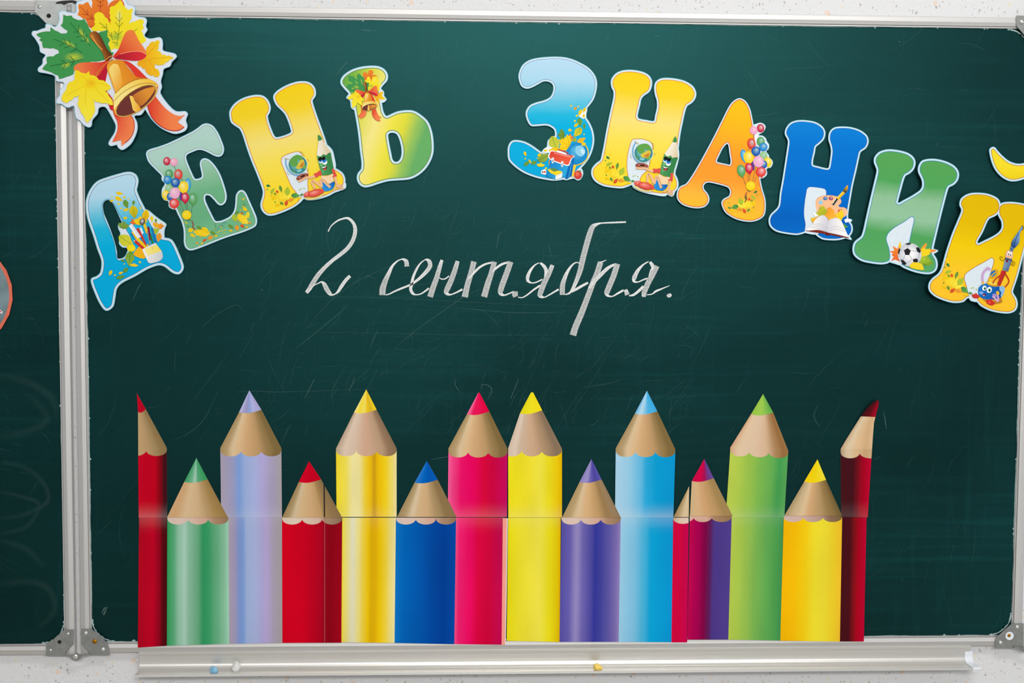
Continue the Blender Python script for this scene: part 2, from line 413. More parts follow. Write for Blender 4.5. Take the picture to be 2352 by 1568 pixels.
bracket(board, '1330,205 2120,215 2125,900 2000,1240 1730,980 1345,510', 2232, 20, K2, ZINC, rivets=((1503, 392, 74, True), (1980, 900, 70, True)), screw=(1850, 600, 58))
K3 = 300/2352
bracket(wing, '625,2 960,16 1200,20 1200,440 1000,462 830,420 628,212', 0, 0, K3, ZINCW, rivets=((712, 122, 34, False),), hole=(878, 285, 38))
bracket(board, '1290,60 1700,80 1700,200 1480,440 1290,440', 0, 0, K3, ZINCW, rivets=((1620, 130, 34, False), (1350, 380, 34, False)))
# hinge straps that join the wing to the board
def strap(s, x0, y0, k, h, parent, thick=.0012, name='hinge_strap', m=ZINC):
    return flat(name, [smooth(crop(s, x0, y0, k), 3)], [], h, m, parent, thick)
hg = strap('1035,830 1065,848 1160,850 1215,812 1250,840 1385,838 1412,832 1400,862 1300,885 1280,915 1215,950 1160,935 1090,885 1050,868', 0, 1380, K1, .006, board)
dome('hinge_pin', P(1198*K1, 1380+882*K1, .007), .0042, RIVET, hg, hole=False, flatk=.4)
hg = strap('1265,1090 1340,1088 1480,1130 1600,1120 1700,1200 1620,1290 1500,1250 1380,1180 1290,1150', 2232, 1400, K2, .006, board)
dome('hinge_pin', P(2232+1640*K2, 1400+1200*K2, .007), .0035, RIVET, hg, hole=False, flatk=.4)
hg = strap('1000,50 1080,20 1200,8 1330,6 1400,40 1380,75 1300,50 1200,62 1150,80 1100,60 1030,62', 0, 0, K3, .005, board, m=plain('steel_in_painted_shadow', (.02, .02, .02), .4, .5))  # top hinge; its near-black colour also paints the shadows in the gap

# ------------------------------------------------------------------ chalk tray
trx0 = P(320, 1497, .0)[0]; trx1 = P(2228.5, 1482, .0)[0]; TZ = (P(320, 1497, .001)[2] + P(2228, 1482, .001)[2]) / 2
TPROF = ([(-.0115, 0), (.0012, 0), (.0024, -.0006), (.0024, -.0040), (.0006, -.0046), (.0004, -.0105)]
         + [(.0004+.0096*(1-math.cos(math.pi/2*i/11)), -.0178-.0096*math.sin(math.pi/2*i/11)) for i in range(12)]
         + [(.0325, -.0272), (.034, -.0256), (.0355, -.0258), (.036, -.0290), (.034, -.0294), (.018, -.0294), (.006, -.0284), (.0012, -.0262), (-.0008, -.0225), (-.0012, -.004), (-.0115, -.004)])
tray = tag(empty('chalk_tray', ((trx0+trx1)/2, 0, TZ-.02)), 'long silver aluminium chalk tray fixed under the big board', 'tray')
V = []; Fs = []; n = len(TPROF)
NX = 2
for x in (trx0, trx1):
    for h, dz in TPROF: V.append((x, -h, TZ+dz))
for i in range(n): j = (i+1) % n; Fs.append((j, i, n+i, n+j))
Fs += [tuple(range(n)), tuple(range(n, 2*n))[::-1]]
body = mk('tray_channel', V, Fs, TRAYM, tray)
# white end cap that follows the channel
CP = TPROF[5:22]; V = []; Fs = []
for x, gr in ((trx1-.009, .0012), (trx1+.0035, .0016)):
    for i, (h, dz) in enumerate(CP): V.append((x, -h-gr, TZ+dz+gr))
    for i, (h, dz) in enumerate(CP): V.append((x, -h+.0005, TZ+dz-.0036))
c = len(CP)
for i in range(c-1):
    Fs.append((i, i+1, 2*c+i+1, 2*c+i)); Fs.append((c+i, 3*c+i, 3*c+i+1, c+i+1))
    Fs.append((i, c+i, c+i+1, i+1)); Fs.append((2*c+i, 2*c+i+1, 3*c+i+1, 3*c+i))
Fs += [(0, 2*c, 3*c, c), (c-1, 2*c-1, 4*c-1, 3*c-1)]
mk('end_cap', V, Fs, PLASTIC, tray)

def nugget(name, px, py, r, col, seed, label, sq=(1, 1, .85)):
    rr = random.Random(seed); z = TZ - .0273; c = Pz(px, py, z + r*.55)
    import bmesh
    bm = bmesh.new(); bmesh.ops.create_icosphere(bm, subdivisions=3, radius=1)
    cuts = [(Vector((rr.uniform(-1, 1), rr.uniform(-1, 1), rr.uniform(-.4, 1))).normalized(), rr.uniform(.62, .85)) for _ in range(7)]
    for v in bm.verts:
        for nn, d in cuts:
            k = v.co.dot(nn)
            if k > d: v.co -= nn*(k-d)
        v.co = Vector((v.co.x*sq[0]*r, v.co.y*sq[1]*r, max(v.co.z, -.72)*sq[2]*r))
    me = bpy.data.meshes.new(name); bm.to_mesh(me); bm.free()
    lo = min(v.co.z for v in me.vertices)
    me.materials.append(plain(name+'_'+col, lin(col), .9, spec=.1, noise=.06, nscale=600, bump=.3))
    o = bpy.data.objects.new(name, me); COL.objects.link(o); o.location = (c[0], c[1], z - lo - .0002)
    tag(o, label, 'chalk')
nugget('chalk_piece', 492, 1537.5, .0072, '#8fc4e6', 2, 'small worn lump of light blue chalk on the tray')
nugget('chalk_piece', 541.5, 1533, .0078, '#e8e8e4', 8, 'small worn lump of white chalk beside the blue lump', (.9, .9, 1.15))
nugget('chalk_piece', 1373.5, 1532, .0076, '#ffd873', 5, 'small worn lump of yellow chalk in the middle of the tray')
# ------------------------------------------------------------------ paper pencils
def stops_at(stops, u):
    for i in range(len(stops)-1):
        a, b = stops[i], stops[i+1]
        if u <= b[0]:
            t = 0 if b[0] == a[0] else (u-a[0])/(b[0]-a[0]); t = t*t*(3-2*t)*.5+t*.5
            return tuple(a[1][k]*(1-t)+b[1][k]*t for k in range(3))
    return stops[-1][1]
def ST(s, g=1.0):
    o = []
    for t in s.split(): p, c = t.split(':'); o.append((float(p), lin(c, g)))
    return o
PG = 1.0
WOODS = '0:#a58c61 .1:#b59a70 .2:#d9c09b .28:#dcb98d .45:#cfa678 .6:#c09a6c .78:#967c50 .9:#80693f 1:#7d693f'
WOODB = '0:#b8a088 .15:#dcc6b2 .25:#d8c0aa .5:#d0a78c .75:#b99a7c .88:#94765c 1:#846c52'
PINKW = '0:#d6c1b4 .2:#dcc3b6 .35:#d9bfae .6:#d2a996 .8:#a9876c 1:#93755a'
def sheet_h(y, base):
    t = (y-1290)/176; t = max(0, min(1, t)); t = t*t*(3-2*t)
    return base + t*(.0013 - BS + .0004)
def grid(name, parent, topL, topR, botL, botR, stops, base, ftop=None, fbot=None, nu=48, nv=6, u0=0., u1=1., mod=None, lab=None, curl=0.):
    "one printed patch of paper between two edges; ftop/fbot add a curve in y"
    V = []; C_ = []; Fs = []
    for j in range(nv+1):
        v = j/nv
        for i in range(nu+1):
            u = u0+(u1-u0)*i/nu
            ax = topL[0]+(topR[0]-topL[0])*u; ay = topL[1]+(topR[1]-topL[1])*u+(ftop(u) if ftop else 0)
            bx = botL[0]+(botR[0]-botL[0])*u; by = botL[1]+(botR[1]-botL[1])*u+(fbot(u) if fbot else 0)
            x = ax+(bx-ax)*v; y = ay+(by-ay)*v
            V.append(P(x, y, BS+sheet_h(y, base)+curl*math.sin(math.pi*u)*(1 if 0 < u < 1 else 0)))
            c = stops_at(stops, u)
            if mod: c = mod(c, u, v)
            C_.append(c)
    w_ = nu+1
    for j in range(nv):
        for i in range(nu):
            a = j*w_+i; Fs.append((a, a+1, a+w_+1, a+w_)[::-1])
    n = len(V); rim = list(range(w_)) + [j*w_+nu for j in range(1, nv+1)] + [nv*w_+i for i in range(nu-1, -1, -1)] + [j*w_ for j in range(nv-1, 0, -1)]
    b = len(V)
    for q in rim: V.append((V[q][0], V[q][1]+.0006, V[q][2])); C_.append(lin('#d8d8d4'))
    for i in range(len(rim)):
        j = (i+1) % len(rim); Fs.append((rim[i], rim[j], b+j, b+i))
    o = mk(name, V, Fs, PAPER, parent, cols=C_)
    if lab: o['label'] = lab
    return o
def scal(cusps, dep, L=0., R=1.):
    "scalloped edge: arcs hanging between the cusps given as fractions across"
    ks = [L]+list(cusps)+[R]
    def f(u):
        for a, b in zip(ks, ks[1:]):
            if u <= b+1e-9:
                m = (a+b)/2; r = (b-a)/2 or 1; t = (u-m)/r
                return dep*math.sqrt(max(0, 1-t*t))
        return 0
    return f
def lift(c, k): return tuple(min(.95, q*(1-k)+.75*k) for q in c)
def blotch(seed, amp=.06):
    r = random.Random(seed); ph = [(r.uniform(2, 7), r.uniform(0, 6), r.uniform(1, 4), r.uniform(0, 6)) for _ in range(3)]
    def f(c, u, v):
        k = sum(math.sin(a*u*2+b)*math.sin(cc*v*2+d) for a, b, cc, d in ph)/3*amp
        return tuple(max(0, min(.95, q*(1+k))) for q in c)
    return f
def pencil(nm, tip, tb, sh, seamL, seamR, lowL, lowR, botL, botR, cusps, tipst, woodst, up, low, label, tall=True, seam=1188., gap=0., sc=None, lowwood=PINKW, fade=.10, blunt=0., base=.0016, arcs=(0., 1.)):
    root = tag(empty('paper_pencil', P((lowL+lowR)/2, botL[1], BS)), label, 'paper pencil', 'paper pencils standing in a row along the bottom of the board')
    bl, br = tb
    T = (tip[0]-blunt, tip[1]); T2 = (tip[0]+blunt, tip[1])
    pm = (lowL+lowR)/2; gl = .4 if gap else -.4
    bow = lambda u: 5.0*math.sin(math.pi*u)*(.6+.5*(1-u))
    bm = blotch(int(tip[0]))
    grid('pencil_tip', root, T, T2, bl, br, ST(tipst, PG), base, fbot=bow, nu=24, nv=5)
    if tall:
        sl, sr, cyl, cyr, dep = sh          # shoulders, cusp heights left/right, arc depth
        sf = scal(cusps, dep, *arcs)
        # wood: from the band to the shoulder line, then down to the scallops
        grid('sharpened_wood', root, bl, br, sl, sr, ST(woodst, PG), base, ftop=bow, nu=48, nv=6)
        grid('sharpened_wood', root, sl, sr, (sl[0], cyl), (sr[0], cyr), ST(woodst, PG), base, fbot=sf, nu=60, nv=3)
        def md(c, u, v):
            c = bm(c, u, v); k = max(0, (v-.72)/.28); return lift(c, fade*k*k)
        grid('barrel', root, (sl[0], cyl), (sr[0], cyr), (seamL, seam-gap), (seamR, seam-gap), ST(up, PG), base, ftop=sf, nu=60, nv=16, mod=md)
        def md2(c, u, v):
            c = blotch(int(tip[0])+5)(c, u, v); k = max(0, 1-v/.10); return lift(c, fade*.5*k)
        grid('barrel', root, (lowL, seam+gl), (lowR, seam+gl), botL, botR, ST(low, PG), base-.0003, nu=60, nv=22, mod=md2)
    else:
        dep = sh
        grid('sharpened_wood', root, bl, br, (seamL, seam-gap), (seamR, seam-gap), ST(woodst, PG), base+.0004, ftop=bow, nu=48, nv=10)
        sf = scal(cusps, dep, *arcs); z0 = 3.0
        grid('sharpened_wood', root, (lowL, seam+gl), (lowR, seam+gl), (lowL, seam+z0), (lowR, seam+z0), ST(lowwood, PG), base-.0003, fbot=sf, nu=72, nv=2)
        grid('barrel', root, (lowL, seam+z0), (lowR, seam+z0), botL, botR, ST(low, PG), base-.0003, ftop=sf, nu=72, nv=22, mod=bm)
    flat('tape_pad', [[(pm-8, 1260), (pm+8, 1260), (pm+8, 1276), (pm-8, 1276)]], [], BS+base-.0005, TAPE, root, thick=base-.0005)
    flat('tape_pad', [[(tip[0]+4, tb[0][1]+30), (tip[0]+14, tb[0][1]+30), (tip[0]+14, tb[0][1]+44), (tip[0]+4, tb[0][1]+44)]], [], BS+base-.0005, TAPE, root, thick=base-.0005)
    return root
# fraction helper
def fr(xs, a, b): return [(x-a)/(b-a) for x in xs]
pencil('p', (314.3, 903), ((317, 945.5), (334.7, 939.6)), ((317.5, 1028), (383, 1028.5), 1033.5, 1034, 13), 318.5, 384, 319.5, 383.5, (316.6, 1486.8), (383.3, 1482.5),
       fr([335.5], 317.5, 383), '0:#c30527 1:#b80322', '0:#c2a075 .3:#b9986e .6:#a48a60 .8:#93794f 1:#8a744c', '0:#c50324 .55:#c00220 .75:#8a0616 .9:#45101a 1:#3c1016', '0:#b00620 .5:#bf0225 .7:#9a0420 .86:#56090f 1:#470c12',
       'narrow half red paper pencil at the left end of the row', fade=.14, arcs=(-.41, 1.))
pencil('p', (451, 1051.3), ((423, 1106.5), (476.7, 1100.5)), 13.2, 383.5, 523.4, 384.4, 524.7, (383.3, 1482.5), (526.4, 1477.8), fr([432.3, 478.3], 384.4, 524.7),
       '0:#3d9a63 .3:#6ab18a .45:#a4cdb7 .6:#56a679 1:#2f9a58', '0:#cfa57a .12:#cfa678 .3:#d9bb93 .5:#d3b48a .7:#b8986a .85:#a5854f 1:#98794a', '', '0:#2f9d58 .1:#55a878 .2:#93c4a9 .28:#a6cebb .36:#86b99c .48:#6cab84 .58:#329560 .66:#379a63 .8:#63ab80 .92:#84bf9c 1:#9fd3b8',
       'short green paper pencil with pale printed bands', tall=False)
pencil('p', (572.6, 896.3), ((549, 946.5), (600.4, 940.8)), ((506, 1028.6), (646.3, 1029.2), 1034.4, 1034.4, 13.4), 508, 647.6, 524.7, 647.6, (526.4, 1477.8), (648.6, 1476),
       fr([553.3, 600.4], 506, 646.3), '0:#b8b8e0 .3:#9a98c8 .5:#90a6dc .65:#b0b4e4 1:#a9a4d4', WOODS, '0:#aaa0b4 .18:#9d9cc0 .3:#7f9fdb .42:#9db2e0 .55:#a8b3e2 .68:#b0a8da .85:#a8a0be 1:#a8a0a6', '0:#a99db0 .1:#a199b8 .2:#7e96d2 .27:#7c9dd8 .34:#9fb2dc .5:#a6b2dd .62:#aca7d8 .72:#b3a4d2 .85:#a79fb2 1:#a49b9d',
       'tall lavender and pale blue paper pencil', fade=.14)
p4 = pencil('p', (709.8, 1059), ((686.2, 1106.5), (737.6, 1100.8)), 13.2, 648, 785.7, 647.8, 785.3, (648.6, 1476), (784.3, 1475.5), fr([694.2, 740.2], 648, 785.3),
       '0:#cf0226 1:#c4001f', '0:#9c8358 .1:#ac936a .2:#d2bd9a .3:#d4b487 .5:#cfa87a .66:#bf9b6a .72:#a98756 .85:#937650 1:#86704a', '', '0:#d3001d .35:#cf0021 .5:#c00020 .66:#ad0220 .7:#94051c .8:#8a0316 .9:#94041a 1:#9e0418',
       'short bright red paper pencil cut in two by a slit', tall=False, lowwood='0:#d4c4b0 .2:#dccbb8 .6:#d5b8a6 .72:#a68a70 1:#8a6f58')
pencil('p', (841.2, 894), ((813, 947), (865, 940.8)), ((771.8, 1029.6), (911, 1029.6), 1034, 1034, 13.4), 773, 911, 786, 909.3, (784.1, 1474.2), (906.2, 1476),
       fr([818.2, 865], 771.8, 911), '0:#f0e28a .2:#f2da3a .45:#efdc60 .6:#efc516 .75:#dcb52a 1:#f4d41c', WOODB, '0:#f0da2e .15:#f0de50 .28:#efe4a0 .38:#efe29a .48:#efd032 .56:#eec010 .63:#cf9c14 .7:#eebf06 .82:#f2d21c .92:#f0dc68 1:#ede0a0', '0:#efda3c .1:#e8de86 .2:#e4e0c0 .3:#ece08c .4:#efd040 .48:#efc70e .55:#dfae06 .62:#e2b008 .72:#f1c90a .82:#f0d33a .92:#ecdc84 1:#eee2a4',
       'tall yellow paper pencil with a golden brown stripe', gap=1.4, fade=.08)
pencil('p', (980.4, 1058.2), ((952.2, 1107.8), (1005.4, 1101.5)), 13.2, 912, 1048.7, 909.5, 1047.5, (906.2, 1476), (1043.5, 1478.8), fr([955, 1001.5], 909.5, 1047.5),
       '0:#2b78cc .3:#0468c4 .6:#0058b4 1:#0459b6', '0:#a08a60 .12:#b39a70 .24:#d9c5a4 .35:#d4b386 .5:#cfab80 .7:#a98e64 .85:#8d744e 1:#8a744e', '', '0:#0a74c6 .15:#0063ba .4:#0057b0 .65:#0046a0 .8:#003f98 1:#0048a4',
       'short royal blue paper pencil', tall=False, gap=1.2)
p7 = pencil('p', (1100, 901.7), ((1072.4, 951), (1123.8, 944.7)), ((1030, 1029.6), (1165.7, 1030), 1036.5, 1037, 13.6), 1028.4, 1164.5, 1047.5, 1154.9, (1043.5, 1478.8), (1152.1, 1480),
       fr([1075, 1121.7], 1030, 1165.7), '0:#f06d9f .25:#e8155a 1:#e0023f', WOODS, '0:#ee5e98 .1:#ed3a80 .22:#ec1068 .4:#e80460 .6:#d8043c .75:#cc0340 1:#c2085e', '0:#ee4c86 .08:#ee2070 .3:#ec0a62 .5:#dc0440 .7:#d0033c 1:#c00850',
       'tall hot pink paper pencil left of the plain yellow one', blunt=1.5, gap=1.0)
grid('paper_margin', p7, (1154.9, 1189), (1166.6, 1190), (1152.1, 1480), (1161.8, 1480.4), ST('0:#f4a08e .8:#f5a294 .84:#e8dcd8 1:#e6dedc'), .0013, nu=12, nv=16)
pencil('p', (1222, 901), ((1194.3, 949), (1245.3, 942)), ((1167.4, 1029), (1290.8, 1030), 1034.2, 1034.2, 13.6), 1167.6, 1290.8, 1167.4, 1288, (1164, 1471.2), (1285.3, 1473.8),
       fr([1198.2, 1244.6], 1167.4, 1290.8), '0:#e2d818 .5:#efe022 1:#f0dc18', '0:#d2bda8 .12:#dcc8b6 .22:#cdb49c .45:#cda788 .7:#a98c6c .9:#87705a 1:#88745c', '0:#efe01c .3:#efdf28 .6:#efe244 .75:#eadb20 .9:#ebcb0c 1:#e6b400', '0:#e8dc10 .3:#efe134 .6:#efe348 .8:#e8da18 .93:#e2c80a 1:#dfae00',
       'tall plain yellow paper pencil with a rounded tip in the middle of the row', blunt=2.6, arcs=(-.12, 1.), gap=.3)
pencil('p', (1358.4, 1054), ((1331, 1106.8), (1381.9, 1100.8)), 13.4, 1291.2, 1425.9, 1289.5, 1425.7, (1285.1, 1473.6), (1421, 1473.6), fr([1334.2, 1379.7], 1289.5, 1425.7),
       '0:#8c82c0 .3:#9a92c8 .5:#6a5fb2 .7:#4b46a0 1:#5a54a8', '0:#ad9468 .12:#b89c70 .24:#d9c09a .4:#d9b080 .6:#c29c6a .78:#9a7c50 .92:#9a8062 1:#8c7658', '', '0:#5550a4 .14:#655cae .27:#948ac2 .38:#6c62b0 .5:#514da2 .58:#34389a .66:#3f409c .8:#5a55a4 .92:#7668ae 1:#9080ba',
       'short violet paper pencil', tall=False)
pencil('p', (1485.9, 897), ((1458.3, 949.6), (1509.7, 944)), ((1414.3, 1029.2), (1551.1, 1031.4), 1035.5, 1036.5, 13.4), 1412.6, 1546.6, 1425.7, 1546.2, (1421, 1473.6), (1542.2, 1474.2),
       fr([1459.8, 1505.6], 1414.3, 1551.1), '0:#6cb8e4 .25:#b4d8ee .4:#8cc8e8 .6:#4cb2e4 1:#3aa8e0', WOODS, '0:#a8d2ea .2:#98cce8 .4:#6cbde4 .52:#28a8dc .7:#089cd4 1:#0894d0', '0:#98cce8 .25:#80c2e4 .45:#48b2dc .58:#0aa2d8 .8:#069ad4 1:#0894d2',
       'tall sky blue paper pencil', fade=.28)
# the pencil with two strips: crimson strip left of a slit, crimson to purple right of it
p11 = pencil('p', (1617.7, 1053.5), ((1589, 1104.5), (1639.4, 1098)), 11, 1584.6, 1682.8, 1584.3, 1680.6, (1579.3, 1468.3), (1672.7, 1468.3), fr([1593.2, 1634.6], 1584.3, 1680.6),
       '0:#c8044a .35:#cf0546 .6:#a01058 .8:#6a3c88 1:#6a4896', '0:#cdb184 .2:#d6b084 .4:#cfa274 .6:#bf9866 .85:#a38554 1:#a08456', '', '0:#c00450 .2:#a80050 .38:#7c0444 .5:#5c1c58 .6:#4c3888 1:#503e8e',
       'short crimson and purple paper pencil split by a slit', tall=False, arcs=(-.3, 1.), seam=1184.5, base=.0021, lowwood='0:#d8b0a0 .4:#d2a894 .6:#a88464 1:#93704e')
grid('sharpened_wood', p11, (1582.4, 1117), (1582.8, 1117), (1547.2, 1186.8), (1582, 1187), ST('0:#a08658 .3:#b89e74 .7:#d9c29e 1:#d8ba92'), .0022, nu=12, nv=8)
grid('sharpened_wood', p11, (1546.4, 1188.4), (1581.6, 1188.4), (1546.4, 1191), (1581.6, 1191), ST('0:#c0a68a .5:#ddc4ac 1:#e0cabc'), .0013, fbot=scal([], 11.5, 0, 1.25), nu=24, nv=2)
grid('barrel', p11, (1546.4, 1191), (1581.6, 1191), (1542.2, 1474.6), (1578.5, 1474.6), ST('0:#d2043c .5:#ce0440 1:#c40450'), .0013, ftop=scal([], 11.5, 0, 1.25), nu=24, nv=16, mod=blotch(3))
pencil('p', (1752.8, 904.5), ((1725, 951), (1776, 947.4)), ((1677.3, 1027.9), (1810.3, 1034.4), 1034.5, 1040, 12.5), 1667, 1801.4, 1680.6, 1800.2, (1672.7, 1468.3), (1792.3, 1470.5),
       fr([1720.7, 1765.6], 1677.3, 1810.3), '0:#93c044 .4:#9cc850 1:#5faa4c', '0:#d2a680 .15:#dfc4a4 .4:#dcc0a4 .6:#d6b494 .8:#a98258 .92:#946a3e 1:#9a7448', '0:#b8cc50 .15:#b0cb4e .35:#98c14e .55:#7ab650 .72:#66ac52 .86:#439b50 1:#55a256', '0:#b4cb4e .15:#aac84e .3:#96be50 .5:#78b252 .7:#5fa752 .88:#4c9c4e 1:#3f8f50',
       'tall leaf green paper pencil near the right end', fade=.12)
pencil('p', (1877.6, 1054.5), ((1847.3, 1105.7), (1897.3, 1101.8)), 11.6, 1801.6, 1934.5, 1799.8, 1934.3, (1792.3, 1471), (1929.1, 1472.7), fr([1844.9, 1890.2], 1799.8, 1934.3),
       '0:#f2cc08 .5:#efd414 1:#ecdc34', '0:#ab946c .15:#c8b088 .3:#dcc096 .42:#d2a678 .6:#b8986a .8:#94784a 1:#6f5c34', '', '0:#f5b604 .2:#f6bd06 .38:#f2cb12 .55:#eedc2e .7:#ecda34 .88:#eccc28 1:#f0bd2c',
       'short golden yellow paper pencil next to the dark red one', tall=False, seam=1184, lowwood='0:#d0b4ac .3:#d0b0a4 .6:#b8988a .8:#8a6c54 1:#7a6040')
# dark red pencil with the bent tip at the right end
rt = tag(empty('paper_pencil', P(1957, 1472, BS)), 'tall half dark red paper pencil with a bent tip, right end of the row', 'paper pencil', 'paper pencils standing in a row along the bottom of the board')
def blend(name, L, R, stops, base, nu=24, mod=None, cl=None):
    V = []; C_ = []; Fs = []
    m = len(L)
    for j in range(m):
        for i in range(nu+1):
            u = i/nu; x = L[j][0]*(1-u)+R[j][0]*u; y = L[j][1]*(1-u)+R[j][1]*u
            V.append(P(x, y, BS+sheet_h(y, base)+(cl(y) if cl else 0))); C_.append(stops_at(stops, u))
    for j in range(m-1):
        for i in range(nu): a = j*(nu+1)+i; Fs.append((a+nu+1, a+nu+2, a+1, a))
    return mk(name, V, Fs, PAPER, rt, cols=C_)
lf = lambda y: max(0, (1010-y)/90)**2*.007
blend('pencil_tip', [(2015.5, 918.3), (2005, 924.5), (1996, 932), (1987, 942.5), (1977, 956)], [(2017.5, 919), (2018, 927), (2016, 936.5), (2013, 947), (2010.6, 957.3)], ST('0:#3f1218 .45:#5a1018 1:#a80a28'), .0016, cl=lf)
blend('sharpened_wood', [(1977, 956), (1960, 983), (1943, 1010), (1931, 1030.6)], [(2010.6, 957.3), (2007.5, 970.4), (2005, 1000), (2003, 1031)], ST('0:#bfa581 .25:#dcc8a8 .5:#dcba90 .8:#d0ab80 1:#d8b890'), .0016, cl=lf)
grid('sharpened_wood', rt, (1931, 1030.6), (2003, 1031), (1931, 1039.5), (2001.6, 1039.8), ST('0:#b29a78 .25:#d6c2a2 .5:#d4b288 .8:#c4a076 1:#cba984'), .0016, fbot=scal([.62], 12.5, 0, 1.35), nu=48, nv=3)
grid('barrel', rt, (1931, 1039.5), (2001.6, 1039.8), (1932, 1186), (1993, 1188), ST('0:#43121a .4:#42121a .55:#68101c .75:#a00420 1:#b8042e'), .0016, ftop=scal([.62], 12.5, 0, 1.35), nu=48, nv=14, mod=lambda c, u, v: lift(c, .05*max(0, (v-.75)/.25)))
grid('barrel', rt, (1934.5, 1186.5), (1990.2, 1188.5), (1929.1, 1472.7), (1984.2, 1472.7), ST('0:#451018 .35:#4a1018 .55:#841018 .7:#a8041e 1:#b80430'), .0013, nu=48, nv=22, mod=blotch(9, .1))
flat('tape_pad', [[(1950, 1260), (1966, 1260), (1966, 1276), (1950, 1276)]], [], BS+.0011, TAPE, rt, thick=.0011)
flat('paper_slit', [[(743.2, 1111), (746, 1116), (746.6, 1187), (743.8, 1187)]], [], BS+.0026, BLACK, p4, thick=.0004)
grid('paper_slit', p4, (745.4, 1189), (746.3, 1189), (745.2, 1474), (746.1, 1474), ST('0:#b8505a 1:#d88088'), .00155, nu=1, nv=16)

# ------------------------------------------------------------------ printed art
SIM0 = lambda p: p
def similarity(a1, a2, b1, b2, mirror=False):
    "maps a1->b1, a2->b2 (optionally mirrored)"
    c = lambda z: complex(z[0], z[1])
    f = (lambda z: z.conjugate()) if mirror else (lambda z: z)
    k = (c(b2)-c(b1))/(f(c(a2))-f(c(a1)))
    def g(p): q = k*(f(complex(p[0], p[1]))-f(c(a1)))+c(b1); return (q.real, q.imag)
    g.s = abs(k); return g
class Art:
    "flat print: every shape one thin layer of ink above the last, all in one mesh"
    def __init__(s, name, crop_, h, xf=None, g=1.0, step=.000012):
        s.name = name; s.c = crop_; s.h = h; s.V = []; s.F = []; s.C = []; s.xf = xf or SIM0; s.s = getattr(xf, 's', 1.0) if xf else 1.0; s.g = g; s.step = step; s.n = 0
    def m(s, p):
        q = s.xf(p); return (s.c[0]+q[0]*s.c[2], s.c[1]+q[1]*s.c[2])
    def put(s, v2, f, cols):
        b = len(s.V); h = s.h + s.step*s.n; s.n += 1
        for q in v2: s.V.append(P(q[0], q[1], h))
        s.F += [tuple(a+b for a in t) for t in f]; s.C += cols
    def poly(s, col, p, sm=True, c2=None, ax=None, n=3):
        p = pts(p) if isinstance(p, str) else p
        q = [s.m(a) for a in (smooth(p, n) if sm else [a[:2] for a in p])]
        v, f = region([q]); A = lin(col, s.g)
        if c2:
            B = lin(c2, s.g); a0 = s.m(ax[:2]); a1 = s.m(ax[2:]); d = (a1[0]-a0[0], a1[1]-a0[1]); L2 = d[0]**2+d[1]**2
            cs = []
            for x, y in v:
                t = max(0, min(1, ((x-a0[0])*d[0]+(y-a0[1])*d[1])/L2)); cs.append(tuple(A[i]*(1-t)+B[i]*t for i in range(3)))
        else: cs = [A]*len(v)
        s.put(v, f, cs); return s
    def jag(s, col, p, amp=7, seg=22, c2=None, ax=None):
        q = [a[:2] for a in (pts(p) if isinstance(p, str) else p)]; sg = 1 if sarea(q) > 0 else -1; o = []
        for i in range(len(q)):
            a, b = q[i], q[(i+1) % len(q)]; L_ = math.hypot(b[0]-a[0], b[1]-a[1]); n = max(1, int(L_/seg)); nx, ny = (b[1]-a[1])/(L_ or 1)*sg, -(b[0]-a[0])/(L_ or 1)*sg
            for k in range(n):
                t = k/n; d = 0 if k == 0 else (amp if k % 2 else -amp*.2); o.append((a[0]+(b[0]-a[0])*t+nx*d, a[1]+(b[1]-a[1])*t+ny*d))
        return s.poly(col, o, False, c2, ax)
    def ell(s, col, x, y, rx, ry, rot=0, hi=None, hx=-.3, hy=-.35, pw=1.0, edge=None):
        A = lin(col, s.g); H = lin(hi, s.g) if hi else A; E_ = lin(edge, s.g) if edge else A
        cr, sr = math.cos(math.radians(rot)), math.sin(math.radians(rot)); V = []; C_ = []; Fs = []; ns = 20
        rings = (.0, .25, .5, .75, .92, 1.0) if hi else (0, 1.0)
        for r in rings:
            for i in range(ns if r else 1):
                a = 2*math.pi*i/ns; k = 1-r
                ex, ey = rx*(r*math.cos(a)+hx*k*(1 if hi else 0)), ry*(r*math.sin(a)+hy*k*(1 if hi else 0))
                V.append(s.m((x+ex*cr-ey*sr, y+ex*sr+ey*cr))); t = min(1, r*1.25)**pw if hi else 1
                c = tuple(H[q]*(1-t)+A[q]*t for q in range(3))
                if r == 1.0: c = E_
                C_.append(c)
        for i in range(ns): Fs.append((0, 1+(i+1) % ns, 1+i))
        for k in range(len(rings)-2):
            for i in range(ns):
                j = (i+1) % ns; a = 1+k*ns; b = a+ns; Fs.append((a+i, a+j, b+j, b+i))
        s.put(V, Fs, C_); return s
    def line(s, col, wd, p, sm=True, taper=False):
        p = pts(p) if isinstance(p, str) else p
        q = smooth(p, 4, closed=False) if sm else [a[:2] for a in p]
        q = [s.m(a) for a in q]; w_ = wd*s.c[2]*s.s/2; V = []; Fs = []; n = len(q)
        for i in range(n):
            a, b = q[max(0, i-1)], q[min(n-1, i+1)]; d = (b[0]-a[0], b[1]-a[1]); L_ = math.hypot(*d) or 1
            ww = w_*(1-.8*i/(n-1)) if taper else w_
            nx, ny = -d[1]/L_*ww, d[0]/L_*ww; V += [(q[i][0]+nx, q[i][1]+ny), (q[i][0]-nx, q[i][1]-ny)]
        for i in range(n-1): a = 2*i; Fs.append((a, a+2, a+3, a+1))
        s.put(V, Fs, [lin(col, s.g)]*len(V)); return s
